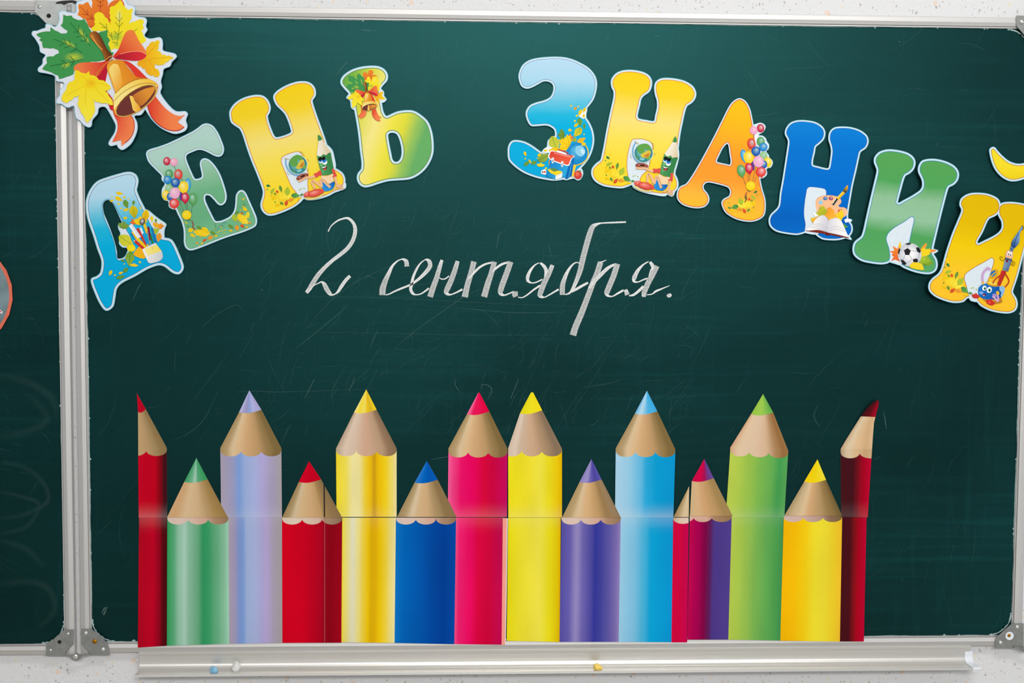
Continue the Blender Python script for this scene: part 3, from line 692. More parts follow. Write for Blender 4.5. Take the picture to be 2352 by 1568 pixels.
    def leaf(s, col, x, y, r, rot=0, asp=.7, c2=None, vein=None):
        a = math.radians(rot); ca, sa = math.cos(a), math.sin(a); p = []
        for u, v in ((-1, 0), (-.6, -.6), (0, -.85), (.55, -.5), (1.1, 0), (.55, .5), (0, .85), (-.6, .6)):
            p.append((x+(u*ca-v*asp*sa)*r, y+(u*sa+v*asp*ca)*r))
        s.poly(col, p, True, c2, (x-r*ca, y-r*sa, x+r*ca, y+r*sa) if c2 else None)
        if vein: s.line(vein, max(2.2, r*.05), [(x-r*ca, y-r*sa), (x+r*ca*1.3, y+r*sa*1.3)], False)
        return s
    def star(s, col, x, y, r, rot=0, n=7, inner=.5, c2=None, vein=None, asp=1.0):
        p = []
        if n >= 6:
            hl = [(.14, .72), (.3, .8), (.27, .5), (.52, .62), (.55, .46), (.92, .52), (.8, .3), (1, .16), (.62, -.08), (.66, -.24), (.2, -.3)]
            ml = [(0, 1)]+hl+[(0, -.34)]+[(-a, b) for a, b in hl[::-1]]
            ca, sa = math.cos(math.radians(rot)), math.sin(math.radians(rot)); T = lambda a, b: (x+r*1.1*(a*ca+b*sa), y+r*1.1*(a*sa-b*ca)*asp)
            s.poly(col, [T(a, b) for a, b in ml], False, c2, (x-r*.7, y-r*.7, x+r*.7, y+r*.7) if c2 else None)
            if vein:
                for a, b in ((0, .85), (.8, .42), (-.8, .42), (.55, -.14), (-.55, -.14), (0, -.6)): s.line(vein, max(2, r*.04), [T(0, -.3), T(a, b)], False)
            return s
        for i in range(2*n):
            a = math.radians(rot)+math.pi*i/n; q = r*(1 if i % 2 == 0 else inner)*(1-.12*((i*7) % 3))
            p.append((x+q*math.cos(a), y+q*math.sin(a)*asp))
        s.poly(col, p, False, c2, (x-r*.7, y-r*.7, x+r*.7, y+r*.7) if c2 else None)
        if vein:
            for i in range(0, 2*n, 2): s.line(vein, max(2, r*.045), [(x, y), (x+(p[i][0]-x)*.8, y+(p[i][1]-y)*.8)], False)
        return s
    def done(s, parent, label=None):
        o = mk(s.name, s.V, s.F, INK, parent, cols=s.C)
        if label: o['label'] = label
        return o

# ------------------------------------------------------------------ paper letters
GRP = 'colourful printed letters arched across the board'
def card_letter(name, label, cr, glyph, stroke, stops, axis, bw, sw, holes=(), windows=(), bumps=(), back=.003, group=GRP, cat='paper letter', hborder=True, window_col=None):
    g0 = smooth(crop(glyph, *cr), 4)
    if sarea(g0) < 0: g0 = g0[::-1]
    bw *= cr[2]; sw *= cr[2]
    H = [smooth(crop(s, *cr), 4) for s in holes]; W_ = [smooth(crop(s, *cr), 4) for s in windows]; B = [smooth(crop(s, *cr), 3) for s in bumps]
    cxm = sum(p[0] for p in g0)/len(g0); ym = max(p[1] for p in g0)
    root = tag(empty(name, P(cxm, ym, BS)), label, cat, group)
    hf = BS+back+.0016
    body = flat('card', [offset(g0, bw)]+B, H, hf, CARD, root, thick=.0016)
    inner = [offset(g0, bw*.6)]+[offset(b, -bw*.3) for b in B]
    flat('white_border', inner, [offset(h, bw*.3) for h in H], hf+.00003, WHITE, root)
    FH = [offset(h, bw) for h in H] if hborder else []
    FW = W_
    flat('printed_outline', [g0], FH+FW, hf+.00006, plain('ink_'+stroke.strip('#'), lin(stroke), .42), root)
    a0 = (cr[0]+axis[0]*cr[2], cr[1]+axis[1]*cr[2]); a1 = (cr[0]+axis[2]*cr[2], cr[1]+axis[3]*cr[2]); d = (a1[0]-a0[0], a1[1]-a0[1]); L2 = d[0]**2+d[1]**2
    uvf = lambda x, y: ((x-a0[0])*d[0]+(y-a0[1])*d[1])/L2
    flat('printed_face', [offset(g0, -sw)], [offset(h, sw) for h in FH]+[offset(q, sw) for q in FW], hf+.00009, rampmat('face_'+name, stops), root, uvf=uvf)
    # foam pads that hold the card off the board
    import itertools
    best = sorted(((winding(offset(g0, -6), np.array([[x, y]]))[0] > 0 and not any(winding(q, np.array([[x, y]]))[0] != 0 for q in [offset(h, 8) for h in H]), y, x) for x in np.linspace(min(p[0] for p in g0), max(p[0] for p in g0), 12) for y in np.linspace(min(p[1] for p in g0), ym, 12)), key=lambda t: t[1])
    ok = [(x, y) for a, y, x in best if a]
    for x, y in (ok[0], ok[len(ok)//2], ok[-1]):
        flat('foam_pad', [[(x-4, y-4), (x+4, y-4), (x+4, y+4), (x-4, y+4)]], [], BS+back, TAPE, root, thick=back)
    return root, hf+.00012
K = lambda x, y, w_, n: (x, y, w_/n)

BALL = [('#c2123c', 310, 490, 40, 46), ('#e8a0c0', 390, 500, 44, 46), ('#4f9a50', 335, 635, 44, 52), ('#dc3a30', 440, 640, 46, 60), ('#1484cc', 318, 700, 46, 46), ('#2f9cd8', 548, 750, 34, 66), ('#8fc080', 332, 792, 42, 42), ('#f0d020', 498, 782, 56, 68), ('#0858b0', 407, 730, 50, 52), ('#f0d020', 298, 870, 42, 52), ('#0858b0', 355, 888, 46, 46), ('#e8a8cc', 400, 848, 58, 64), ('#cc1040', 516, 900, 42, 58), ('#58a058', 605, 912, 46, 66), ('#e03c34', 393, 965, 56, 54), ('#f0d018', 533, 1095, 52, 52)]
def balloons(root, cr, h, xf=None):
    a = Art('balloon_print', cr, h, xf)
    for x, y in ((390, 545), (470, 680), (440, 905), (515, 955), (540, 960), (600, 970), (450, 1010)):
        a.line('#5a6a50', 4, [(x, y), (x+60 if y < 600 else 560+(x-520)*.15, min(y+120, 1160) if y < 900 else 1160)], False)
    a.poly('#5a3a90', '440,820 480,830 490,930 460,930', False)
    for c, x, y, rx, ry in BALL:
        hi = {'#f0d020': '#f8eeb0', '#f0d018': '#f4e050'}.get(c, '#f0d8dc' if c[1] in 'ce' else '#b8dcd8')
        a.ell(c, x, y, rx, ry, 0, hi=hi, pw=.55)
        if ry > 50 and c != '#f0d018': a.poly(c, [(x-8, y+ry-6), (x+8, y+ry-6), (x+10, y+ry+12), (x-6, y+ry+12)], False)
    a.line('#a04040', 10, '590,1160 610,1200 600,1230 630,1260'); return a.done(root)
def leafdots(a, s):
    "col,x,y,rx,ry[,rot] ellipses with a lighter centre"
    for t in s.split():
        q = t.split(','); c = {'y': '#f0cc18', 'Y': '#f3dc30', 'g': '#6a9a3c', 'G': '#3f8246', 'o': '#e89a30', 'r': '#d84a2c', 'l': '#a8c038', 'p': '#c4d070'}[q[0]]
        v = [float(z) for z in q[1:]]; rot = v[4] if len(v) > 4 else (v[0]*7+v[1]*3) % 90-45
        r = max(v[2], v[3])
        if r < 13: a.ell(c, v[0], v[1], v[2], v[3], rot)
        else: a.leaf(c, v[0], v[1], r*1.15, rot if v[2] >= v[3] else 90+rot*.3, min(v[2], v[3])/r*.95, vein={'g': '#3c5c20', 'G': '#1c4c28'}.get(q[0], '#b08c14'))
LEAFS = 'G,267,1055,20,16 g,240,1085,8,8 y,240,1000,9,7 y,290,1018,9,7 y,300,978,6,5 l,250,970,5,5 l,280,1125,30,20,-25 g,370,1145,18,32 g,290,1165,12,12 y,262,1195,30,24 l,420,1205,38,34,-60 y,250,1160,16,10 g,250,1245,9,8 o,410,1305,30,22,10 y,256,1285,20,18 g,305,1290,20,16,60 r,352,1310,28,20,-50 y,500,1335,24,14 l,545,1255,8,6 l,595,1262,6,8 l,565,1250,5,8'
def leaves(root, cr, h, xf=None):
    a = Art('leaf_print', cr, h, xf)
    a.star('#f2cf1c', 345, 1245, 100, 20, 8, .62, c2='#f7ea50', vein='#e2be18', asp=.85); leafdots(a, LEAFS)
    a.star('#d84428', 322, 1157, 26, -90, 5, .4); a.leaf('#3f8a44', 475, 1285, 44, 30, .75, '#6aac50', vein='#1f5c2c'); a.leaf('#4c9048', 540, 1310, 20, 0, .7)
    return a.done(root)

# --- letter D with a pot of pencils
cr = K(180, 370, 260, 1132)
r_, h = card_letter('paper_letter', 'sky blue printed paper letter D (Д) with a pencil pot, lowest at the left', cr,
 '470,132 520,130 560,150 578,190 572,240 562,290 590,370 640,470 700,590 755,690 800,775c 860,787 915,800 950,850 990,940 1025,1030 1030,1070 1000,1108 950,1095 880,1040 830,1020 780,1022 680,1060 560,1130 440,1190 390,1230 360,1280 345,1370 330,1440 290,1472 265,1460 220,1390 165,1260 148,1205 150,1185 190,1170 235,1130 252,1060 250,980 210,870 170,740 110,560 97,440 105,370 140,290 200,220 300,180 400,150',
 '#10609a', [(0, '#b8dcee'), (.22, '#aed6ec'), (.4, '#6cc4e0'), (.55, '#22b4dc'), (.75, '#04aede'), (1, '#06a8dc')], (430, 140, 560, 1080), 24, 5,
 holes=('245,440 260,405 290,388 320,398 350,430 380,490 410,560 436,612c 397,640 400,680 418,720 405,820 440,862 490,870 485,910 455,960 400,975 388,960 385,900 360,800 320,680 280,580 255,520',), hborder=False,
 windows=('240,440 255,402 290,382 325,394 362,440 400,520 440,600 480,690 520,760 540,860 520,930 440,985 395,985 380,940 360,820 310,680 270,590 248,520',),
 bumps=('640,480 700,490 750,530 800,570 860,610 882,635 865,680 860,730 860,770 800,800 720,700',), back=.0035)
a = Art('leaf_print', cr, h)
leafdots(a, 'y,410,322,30,18 y,402,376,36,22 y,335,395,18,12 y,460,360,13,11 y,478,485,27,16 y,470,568,19,15 y,403,427,12,10 y,430,472,12,8 y,622,468,10,9 y,500,378,8,6 y,336,354,8,6 g,475,425,36,30,70 g,552,415,17,20')
a.leaf('#d8c81c', 553, 503, 62, 80, .85, '#b8a820', vein='#7c8020').leaf('#f0c818', 672, 545, 62, 100, .7, '#d8a81c', vein='#9c7c10')
a.star('#7ca040', 450, 655, 56, 10, 8, .7, vein='#48701c').star('#e06a2c', 550, 610, 46, 30, 5, .5).star('#f2c81c', 620, 615, 66, 0, 7, .6)
leafdots(a, 'Y,735,575,18,24 g,775,595,12,17 l,770,700,34,34 o,805,760,30,38')
a.star('#f0a828', 820, 650, 42, 0, 5, .6, '#e07a30').star('#f0b020', 770, 645, 36, 40, 6, .4).leaf('#c8cc30', 475, 795, 84, 35, .8, '#d8d040', vein='#88902c').poly('#f3dc20', '485,860 520,835 560,845 570,880 540,905 500,895')
a.leaf('#74a038', 515, 970, 72, 95, .75, '#90b040', vein='#406c20').poly('#f2b41c', '550,930 600,860 640,840 670,930 665,970 620,970').star('#f2cc20', 553, 1045, 42, 10, 9, .75, asp=.6)
leafdots(a, 'g,473,1088,26,24 y,425,1117,22,13 g,420,1160,38,20 y,322,1115,18,24,90 y,366,1140,9,9 g,445,995,20,12 y,615,1010,12,10 y,460,1028,8,6'); a.done(r_)
a = Art('pencil_pot_print', cr, h+.0008)
for c, wd, p in (('#f0c020', 26, '650,600 690,720'), ('#8a8f98', 14, '690,700 720,850'), ('#7a1838', 20, '698,655 722,790'), ('#1870b8', 20, '735,665 775,815'), ('#2c7c44', 18, '722,735 748,830'), ('#1a78c0', 26, '530,720 650,850'), ('#f0c424', 34, '545,700 600,790'), ('#c8342c', 24, '590,670 680,840'), ('#e8ecf2', 40, '520,635 610,765'), ('#e8ecf2', 20, '620,665 650,740'), ('#2a90cc', 20, '645,725 695,840'), ('#f2c818', 28, '590,775 680,870'), ('#c8302c', 26, '560,795 655,875'), ('#f0c820', 16, '690,830 700,860')):
    a.line(c, wd, p, False)
for i in range(7): a.line('#60666c', 3, [(534+i*11, 650+i*16), (548+i*11, 642+i*16)], False)
a.ell('#54504c', 640, 605, 28, 34, 20, hi='#d8d8d8').poly('#d8c49c', '548,795 570,785 562,812', False).poly('#58401c', '716,732 728,728 724,752', False)
a.poly('#f0eeea', '636,882c 770,815c 832,900 845,940 838,975 800,1003 750,1016 712,1020 695,1005', True, '#c8ccd2', (660, 960, 840, 960)).poly('#f4e890', '662,880 780,835 832,895 695,945', False, '#f2dc58', (680, 900, 820, 880)).line('#c8b068', 5, '728,850 745,872 738,880')
a.done(r_)

# --- letter E
crE = K(320, 270, 280, 1372)
r_, h = card_letter('paper_letter', 'green printed paper letter E (Е) with balloons on its back', crE,
 '94,410 105,385 140,368 220,345 330,305 450,250 600,175 670,130 720,92 770,85 820,110 870,180 910,270 935,350 925,400 895,422 850,412 790,380 720,350 660,345 590,370 530,400 508,440 520,500 570,620 605,690 635,708 680,700 715,680 722,640 708,570 700,520 712,485 745,476 790,500 850,570 900,660 945,790 965,880 955,940 925,968 895,960 860,920 810,870 770,855 735,865 722,900 730,950 780,1060 815,1130 840,1172 875,1184 930,1175 1010,1140 1060,1095 1090,1030 1100,950 1105,880 1130,840 1160,835 1190,870 1230,960 1275,1060 1305,1140 1300,1200 1260,1230 1150,1275 950,1340 750,1420 620,1468 570,1475 535,1450 520,1400 520,1330 515,1250 490,1160 450,1080 420,1010 390,950 350,860 310,760 270,650 200,575 120,490',
 '#3f6a50', [(0, '#b2d2cc'), (.25, '#aad0c4'), (.42, '#8cc0a0'), (.6, '#6cb084'), (.8, '#66ac80'), (1, '#74b88c')], (430, 150, 760, 1400), 20, 4,
 bumps=('262,650 250,700 285,745 255,800 250,880 280,930 325,945 330,1000 370,1030 420,1035 460,1000 500,800 400,640',), back=.003)
a = Art('leaf_print', crE, h)
a.star('#f0c81c', 700, 1310, 92, 10, 8, .5, '#f4d830', vein='#dcb018', asp=.8)
leafdots(a, 'y,740,1270,42,36 y,580,1265,28,24 y,600,1325,30,18 o,800,1350,28,24 r,735,1380,26,14 o,650,1410,15,12 y,705,1415,15,10 g,675,1240,28,20 g,830,1300,32,20 y,862,1330,18,12 y,530,1185,13,8 y,500,1180,7,5 g,545,1225,14,10 y,575,1135,8,7 y,675,1443,8,5')
a.star('#f2cc1c', 1150, 1150, 84, 50, 8, .5, '#f4dc38', vein='#dcb018', asp=.85)
leafdots(a, 'l,1075,1130,38,34,60 Y,1220,1095,34,22,100 y,1190,1030,26,22 g,1100,1070,20,18 r,1155,1075,16,10 r,1160,1220,22,18 o,1100,1240,28,26,80 o,1245,1185,15,13 y,1210,1230,15,11 y,1030,1272,20,12 g,1030,1225,30,18 y,1168,1000,11,7 y,1170,920,12,9,80 y,1190,905,7,5 y,1140,910,6,4 g,1180,975,10,10 y,1140,1038,8,6 y,1235,1125,9,7')
a.line('#3c8cb8', 4, '870,1280 890,1240 920,1210 960,1230').line('#3c8cb8', 4, '930,1200 955,1180 985,1185').line('#406850', 3, '850,1190 862,1230 845,1270')
leafdots(a, 'y,880,1290,10,6 y,905,1280,8,6 y,935,1275,9,6 y,915,1232,13,7 y,965,1268,8,6 y,955,1300,8,5 y,850,1252,6,5'); a.done(r_)
balloons(r_, crE, h+.0008)

# --- first letter N (Н), yellow
cr2 = K(1340, 140, 280, 1330); cr1 = K(510, 170, 300, 1384)
X21 = similarity((1003, 825), (658, 1005), (1020, 645), (805, 960))
def scholar(root, cr, h, xf=None):
    a = Art('globe_print', cr, h, xf)
    a.line('#6cacd4', 14, '575,885 545,940 540,1010 560,1065 600,1105 640,1115').line('#c8b060', 8, '560,875 600,905')
    a.ell('#2a7f88', 658, 1005, 104, 106, 0, hi='#86cfc4', pw=1.2, edge='#e4f0f4')
    a.poly('#5fa04c', '590,930 640,905 700,905 740,950 720,985 680,960 660,1000 620,1010 590,985').poly('#4f9448', '560,980 580,1010 575,1050 600,1075 590,1040').poly('#d8c040', '625,1025 660,1000 705,975 735,985 725,1030 690,1055 640,1050').poly('#c88030', '660,1035 700,1010 725,1005 700,1050').poly('#6cae50', '690,1060 720,1040 735,1060 700,1080').ell('#7cc4cc', 640, 1070, 30, 14, 10)
    a.line('#3c94c8', 10, '640,1112 645,1135').ell('#8c4438', 637, 1142, 70, 30, 5).ell('#b06a58', 640, 1136, 50, 18, 5).ell('#3c1c1c', 645, 1138, 30, 10, 5)
    for q in ('520,1010 515,1040 530,1060', '775,1000 780,1030', '735,890 760,905 762,960', '720,1110 740,1105'): a.line('#a09850', 4, q)
    a.done(root)
    a = Art('pencil_figure_print', cr, h+.0006, xf); SK = '#eab88c'; RD = '#dc5048'
    a.line(SK, 22, '575,1165 620,1170 680,1168').line(SK, 24, '670,1168 740,1200 785,1196')
    a.poly(RD, '762,1172 790,1178 840,1172 838,1222 800,1216 768,1222')
    a.line(SK, 26, '700,1320 700,1250 715,1232 745,1275 762,1330')
    a.poly('#f0d0a4', '832,1232 880,1262 942,1266 930,1310 905,1350 850,1350 805,1300 812,1250')
    a.poly('#0a60b4', '796,1292 820,1320 860,1346 918,1348 905,1385 870,1412 825,1412 785,1398 768,1372 775,1330', True, '#2c90dc', (900, 1350, 810, 1390))
    a.line(SK, 28, '770,1340 805,1262 850,1385').line('#8c5c38', 3, '818,1262 862,1392')
    a.poly('#4c9a5c', '885,1012 905,1035 925,1042 950,1030 975,1058 1002,1050 1032,1056 1010,1120 968,1262 930,1266 880,1250 834,1230 855,1120', False, '#2f7c44', (860, 1150, 1000, 1180)).line('#2c6c3c', 4, '985,1065 935,1240').line('#7cbc80', 8, '905,1045 862,1210')
    a.poly('#efe9dc', '976,882 1018,886 1033,1052 1002,1050 975,1058 950,1030 925,1042 905,1035 885,1012', False, '#d8c8a0', (930, 960, 1025, 990)).poly('#3f8a50', '1002,822 1018,850 1018,884 994,888 975,880 985,852')
    a.ell('#f2f4f6', 925, 1118, 28, 26, -10).ell('#1f78c4', 928, 1096, 25, 26, 0).ell('#f2f4f6', 890, 1088, 20, 20).ell('#1f78c4', 893, 1080, 18, 16).ell('#101820', 890, 1072, 10, 11).ell('#101820', 928, 1085, 11, 13)
    a.poly('#141414', '878,1052 905,1044 925,1058 955,1060 948,1092 925,1084 900,1078 882,1074').ell('#57a868', 882, 1128, 22, 14, 0, hi='#8ccc90')
    a.poly('#6a1820', '872,1150 900,1162 926,1158 918,1184 892,1200 876,1184').poly('#f4f4f4', '874,1150 900,1162 924,1158 908,1170 880,1166').ell('#e06a60', 892, 1188, 12, 7)
    a.poly(RD, '955,1222 976,1226 974,1300 968,1312 925,1306 928,1292 944,1285')
    a.line(SK, 22, '948,1308 935,1370 925,1410').line(SK, 12, '925,1400 895,1420 862,1432').line(SK, 13, '925,1405 950,1440 978,1472').line(SK, 11, '928,1402 960,1428 982,1440').line(SK, 11, '924,1408 930,1440 950,1465').line(SK, 11, '930,1398 962,1412 978,1420')
    a.poly('#e8d890', '552,1350 600,1385 680,1412 765,1412 762,1422 670,1425 590,1400 555,1370').ell(RD, 610, 1338, 58, 28, 10, hi='#f09a88').ell('#d84440', 680, 1362, 88, 38, 12, hi='#f29a88').poly(RD, '730,1352 770,1365 768,1400 735,1395')
    a.done(root)
GO = [(0, '#f0cc14'), (.22, '#efcf28'), (.45, '#f0dc78'), (.6, '#f2dc58'), (.8, '#f4d838'), (1, '#f5d52c')]
r_, h = card_letter('paper_letter', 'yellow printed paper letter N (Н) with a pencil figure, beside the green E', cr1,
 '95,430 100,390 140,330 210,280 290,250 370,238 430,248 475,290 497,350 490,400 468,440 478,510 510,600 540,665 575,688 640,675 720,645 748,620 745,580 715,490 680,415 640,370 590,320 562,260 565,225 610,180 700,130 800,98 880,95 935,115 970,160 975,220 945,270 945,310 980,420 1030,560 1080,700 1130,860 1180,1000 1222,1028 1265,1060 1287,1110 1285,1160 1270,1190 1240,1220 1190,1238 1120,1275 1040,1302 960,1318 905,1318 875,1305 850,1312 820,1345 760,1390 680,1430 560,1475 490,1480 440,1440 425,1380 445,1300 450,1240 430,1170 380,1040 330,920 280,780 235,640 200,570 150,535 110,500',
 '#d08020', GO, (480, 170, 760, 1420), 20, 8,
 windows=('630,910 645,880 700,850 790,825 825,832 850,870 880,960 910,1060 905,1160 910,1230 900,1262 865,1300 862,1345 815,1340 808,1300 790,1255 740,1190 690,1080 640,960',),
 bumps=('1040,640 1090,720 1165,795 1188,860 1205,1010 1100,1050', '1150,1150 1300,1140 1307,1215 1200,1240'), back=.004)
leaves(r_, cr1, h, X21); scholar(r_, cr1, h+.0008, X21)

# --- soft sign
crb = K(770, 130, 240, 1176); crB = K(60, 0, 400, 1742)
r_, h = card_letter('paper_letter', 'green and yellow printed paper soft sign letter (Ь) with a small bell', crb,
 '82,300 85,260 120,215 200,165 300,135 400,125 480,130 540,160 570,210 565,260 530,300 500,340 490,390 492,460 505,540 520,620 545,670 575,690 610,680 700,640 800,625 880,632 960,680 1030,750 1070,860 1085,980 1080,1090 1040,1190 980,1270 900,1330 820,1360 700,1370 590,1380 480,1410 390,1440 330,1448 285,1420 265,1370 275,1320 310,1275 318,1200 300,1050 285,900 265,760 240,620 225,545 190,460 165,400 120,350',
 '#3f7c3c', [(0, '#4f9c48'), (.14, '#7cb446'), (.3, '#d4d440'), (.5, '#f0e488'), (.66, '#ece04c'), (.78, '#dcd83c'), (.9, '#94c05c'), (1, '#66ac66')], (100, 150, 1150, 500), 24, 9,
 holes=('597,890 610,865 650,858 690,875 715,920 740,1010 745,1090 730,1150 700,1180 665,1178 645,1150 630,1080 610,980',),
 bumps=('180,395 150,420 122,465 165,500 175,570 205,600 240,590 330,500 300,380', '500,360 550,395 552,440 580,480 550,515 500,520 400,450'), back=.0035)
def bell(root, cr, h, xf=None, small=False):
    a = Art('leaf_print', cr, h, xf)
    a.jag('#e8842c', '525,40 570,45 620,20 640,60 660,85 665,30 655,0 650,-60 700,-90 760,-100 800,-60 812,0 818,65 850,20 900,0 960,0 985,60 940,85 860,130 850,250 760,260 700,280 680,290 640,280 590,190 512,150 530,110 520,70', 6, 26, '#d8602c', (600, 0, 800, 260))
    if not small:
        for q in ('742,-80 742,120', '545,65 620,150 700,220', '742,-20 715,-50', '742,-20 770,-50', '742,30 705,0', '742,30 780,0', '742,70 712,45', '742,70 775,45', '620,150 610,95', '620,150 560,140', '665,190 650,140', '665,190 600,190', '860,175 810,210', '640,265 685,268'): a.line('#9c3420', 5, q)
    a.jag('#efdc28', '940,0 970,50 1000,80 1020,100 1062,85 1055,160 1030,240 1115,200 1175,200 1165,250 1180,285 1150,310 1200,410 1170,430 1000,450 890,480 850,505 825,480 840,400 815,350 790,300 720,310 650,300 690,240 685,140 740,120 790,170 830,220 850,250 835,80 880,60 915,30', 8, 24)
    a.ell('#efdc28', 900, 370, 100, 85, 0, hi='#8cb43c', hx=0, hy=0).ell('#efdc28', 905, 445, 50, 45, 0, hi='#a4bc3c', hx=0, hy=0).ell('#efdc28', 930, 160, 45, 90, 0, hi='#e4e088', hx=0, hy=0)
    if not small:
        for q in ('935,120 932,270 910,440', '932,215 895,170', '932,215 965,170', '930,270 892,220', '930,270 968,225', '920,350 880,310', '920,350 965,310', '730,225 800,280 870,400', '800,280 755,270', '810,285 800,235', '850,360 815,350', '860,375 850,320', '1110,290 1050,330', '905,430 860,420'): a.line('#6a7c20', 5, q)
    a.jag('#3f9450', '372,145 405,160 455,155 470,180 520,200 560,200 580,185 600,220 630,280 650,310 650,345 720,330 780,310 812,298 812,360 840,400 820,440 850,520 880,525 860,560 800,590 740,610 660,615 520,630 480,690 475,740 400,770 330,790 320,755 230,715 160,690 210,630 205,570 270,565 330,530 320,500 270,482 170,480 160,420 130,400 150,380 100,345 160,320 240,315 245,270 290,305 350,335 405,333 415,310 345,255 365,230 370,190', 4, 30)
    for x, y, rx, ry, ro in ((480, 570, 130, 62, 0), (400, 650, 70, 40, -30), (430, 440, 105, 34, 28), (560, 340, 34, 105, -28), (610, 400, 24, 60, -20)): a.ell('#3f9450', x, y, rx, ry, ro, hi='#bccb38', hx=0, hy=0, pw=.9)
    if not small:
        for q in ('440,225 520,320 580,380 640,460', '270,390 380,430 460,470 560,525', '240,660 400,630 570,595', '520,320 470,320', '520,320 530,250', '560,360 500,370', '570,370 575,300', '600,410 540,410', '600,410 610,340', '380,430 330,460', '400,435 370,380', '440,460 380,480', '450,465 430,400', '500,495 440,520', '500,495 500,430', '400,630 350,600', '400,630 370,690', '480,610 440,560', '480,610 450,660'): a.line('#1f6438', 6, q)
    a.jag('#f0d024', '1330,405 1325,450 1310,510 1350,530 1360,550 1475,570 1400,620 1350,650 1290,640 1285,680 1335,720 1320,770 1220,740 1190,690 1110,640 1180,560 1200,500 1240,430', 9, 22, '#eca81c', (1400, 560, 1180, 600))
    if not small:
        for q in ('1120,640 1250,590 1460,570', '1200,560 1310,440', '1230,600 1310,740'): a.line('#d89018', 4, q)
    a.done(root)
    a = Art('ribbon_print', cr, h+.0009, xf)
    a.poly('#dc3a2c', '940,605 1020,615 1110,680 1200,770 1230,800 1270,950 1290,960 1380,1070 1470,1140 1540,1160 1590,1145c 1515,1220c 1585,1270c 1520,1305 1430,1300 1330,1250 1250,1160 1210,1040 1150,870 1080,740 1000,640', True, '#f0824c', (1230, 1100, 1450, 1120))
    a.line('#a81c24', 7, '1212,1045 1250,1160 1330,1250 1430,1300 1520,1305 1580,1272')
    a.poly('#c42430', '700,800 745,770 795,690 815,640 812,720 790,880 860,980 890,1100 840,1090 790,930')
    a.poly('#dc3c30', '860,1060 900,1110 960,1130 1030,1130 1075,1200 1080,1290 1050,1370 990,1430 955,1460c 950,1400c 860,1420c 910,1310 912,1220 880,1150', True, '#f08450', (880, 1200, 1030, 1260)).line('#a81c24', 6, '1030,1130 1075,1200 1080,1290 1050,1370 990,1430')
    a.poly('#ec7c48', '510,640 560,625 660,622 760,620 830,595 820,640 780,700 720,760 680,812c 650,800 620,790 560,760 485,710 478,670', True, '#d8382c', (520, 660, 780, 640))
    a.poly('#b81c34', '668,812 720,760 790,670 810,640 806,720 790,800 740,790')
    a.poly('#d43428', '868,570 920,500 960,400 1000,320 1050,298 1085,320 1130,410 1180,480 1205,540 1190,580 1130,605 1050,605 940,590', True, '#ec8044', (900, 540, 1100, 380)).poly('#a8182c', '885,582 960,535 1060,517 1150,520 1202,550 1170,590 1090,608 960,595', True, '#d42c38', (900, 570, 1150, 560)).line('#f4a888', 5, '940,540 1060,515 1150,518 1200,545')
    a.line('#c48434', 9, '670,815 720,720 790,640 870,590'); a.done(root)
    a = Art('leaf_print', cr, h+.0013, xf)
    a.jag('#f2d822', '490,700 550,725 600,735 630,710 640,760 660,790 745,800 800,825 850,880 790,910 850,985 870,1050 790,1030 700,1020 670,990 690,1080 670,1150 615,1230 570,1150 520,1060 530,950 480,970 410,1030 355,1000 375,930 400,900 410,850 490,790', 8, 26, '#f3e440', (560, 760, 620, 1200)).ell('#f2da26', 645, 830, 90, 80, 0, hi='#eeb41c', hx=0, hy=0)
    if not small:
        for q in ('640,840 600,900 595,1050', '640,840 500,900 400,960', '650,840 740,930 830,1020', '650,830 760,840 820,865', '630,820 560,760'): a.line('#e8c81c', 6, q)
    a.done(root)
    a = Art('bell_print', cr, h+.0015, xf)
    a.poly('#b8702c', '632,350 650,322 690,312 730,340 770,410 810,490 862,552 830,575 792,602 770,540 720,460 660,400', True, '#5c2c14', (690, 460, 775, 420)).line('#e8a850', 9, '655,350 700,430 760,500').ell('#6c3818', 828, 580, 42, 16, -35).line('#e8a040', 7, '795,600 830,570 868,555')
    a.poly('#e8a42c', '810,650 850,610 910,595 970,610 1010,660 1060,720 1110,770 1200,780 1290,820 1318,860 1310,920 1260,1000 1180,1070 1080,1125 980,1155 900,1150 878,1100 875,1000 890,930 870,870 840,780 812,700', True, '#d87020', (960, 900, 1180, 760))
    a.poly('#f4d878', '830,690 870,640 920,650 950,740 960,840 900,930 880,860 850,770', True, '#eca438', (860, 720, 960, 760)).poly('#f0c444', '890,935 980,860 1100,800 1220,790 1300,830 1318,862 1220,860 1100,900 980,980 900,1070 880,1100 876,1000', True, '#f6e488', (1250, 840, 920, 1000))
    a.line('#8c5414', 4, '892,935 980,855 1100,795 1215,782').line('#8c5414', 4, '880,1010 960,930 1080,860 1200,830 1310,845').line('#f8ecb0', 6, '884,1070 960,960 1080,890 1200,860 1300,860')
    a.ell('#7c4420', 1105, 1005, 246, 104, -35, hi='#8c5028', edge='#f0d070').ell('#6c3430', 1095, 1010, 228, 88, -35).poly('#dc9034', '1060,960 1180,890 1290,870 1270,930 1200,1020 1140,1060 1090,1000', True, '#b8682c', (1200, 920, 1080, 1000))
    a.poly('#e8a030', '1035,960 1065,965 1090,1010 1140,1070 1142,1100 1105,1120 1070,1100 1055,1040', True, '#f4d060', (1140, 1060, 1060, 1060)); a.done(root)
XB = similarity((680, 320), (1110, 1110), (338, 285), (375, 605))
bell(r_, crb, h, XB, small=True)

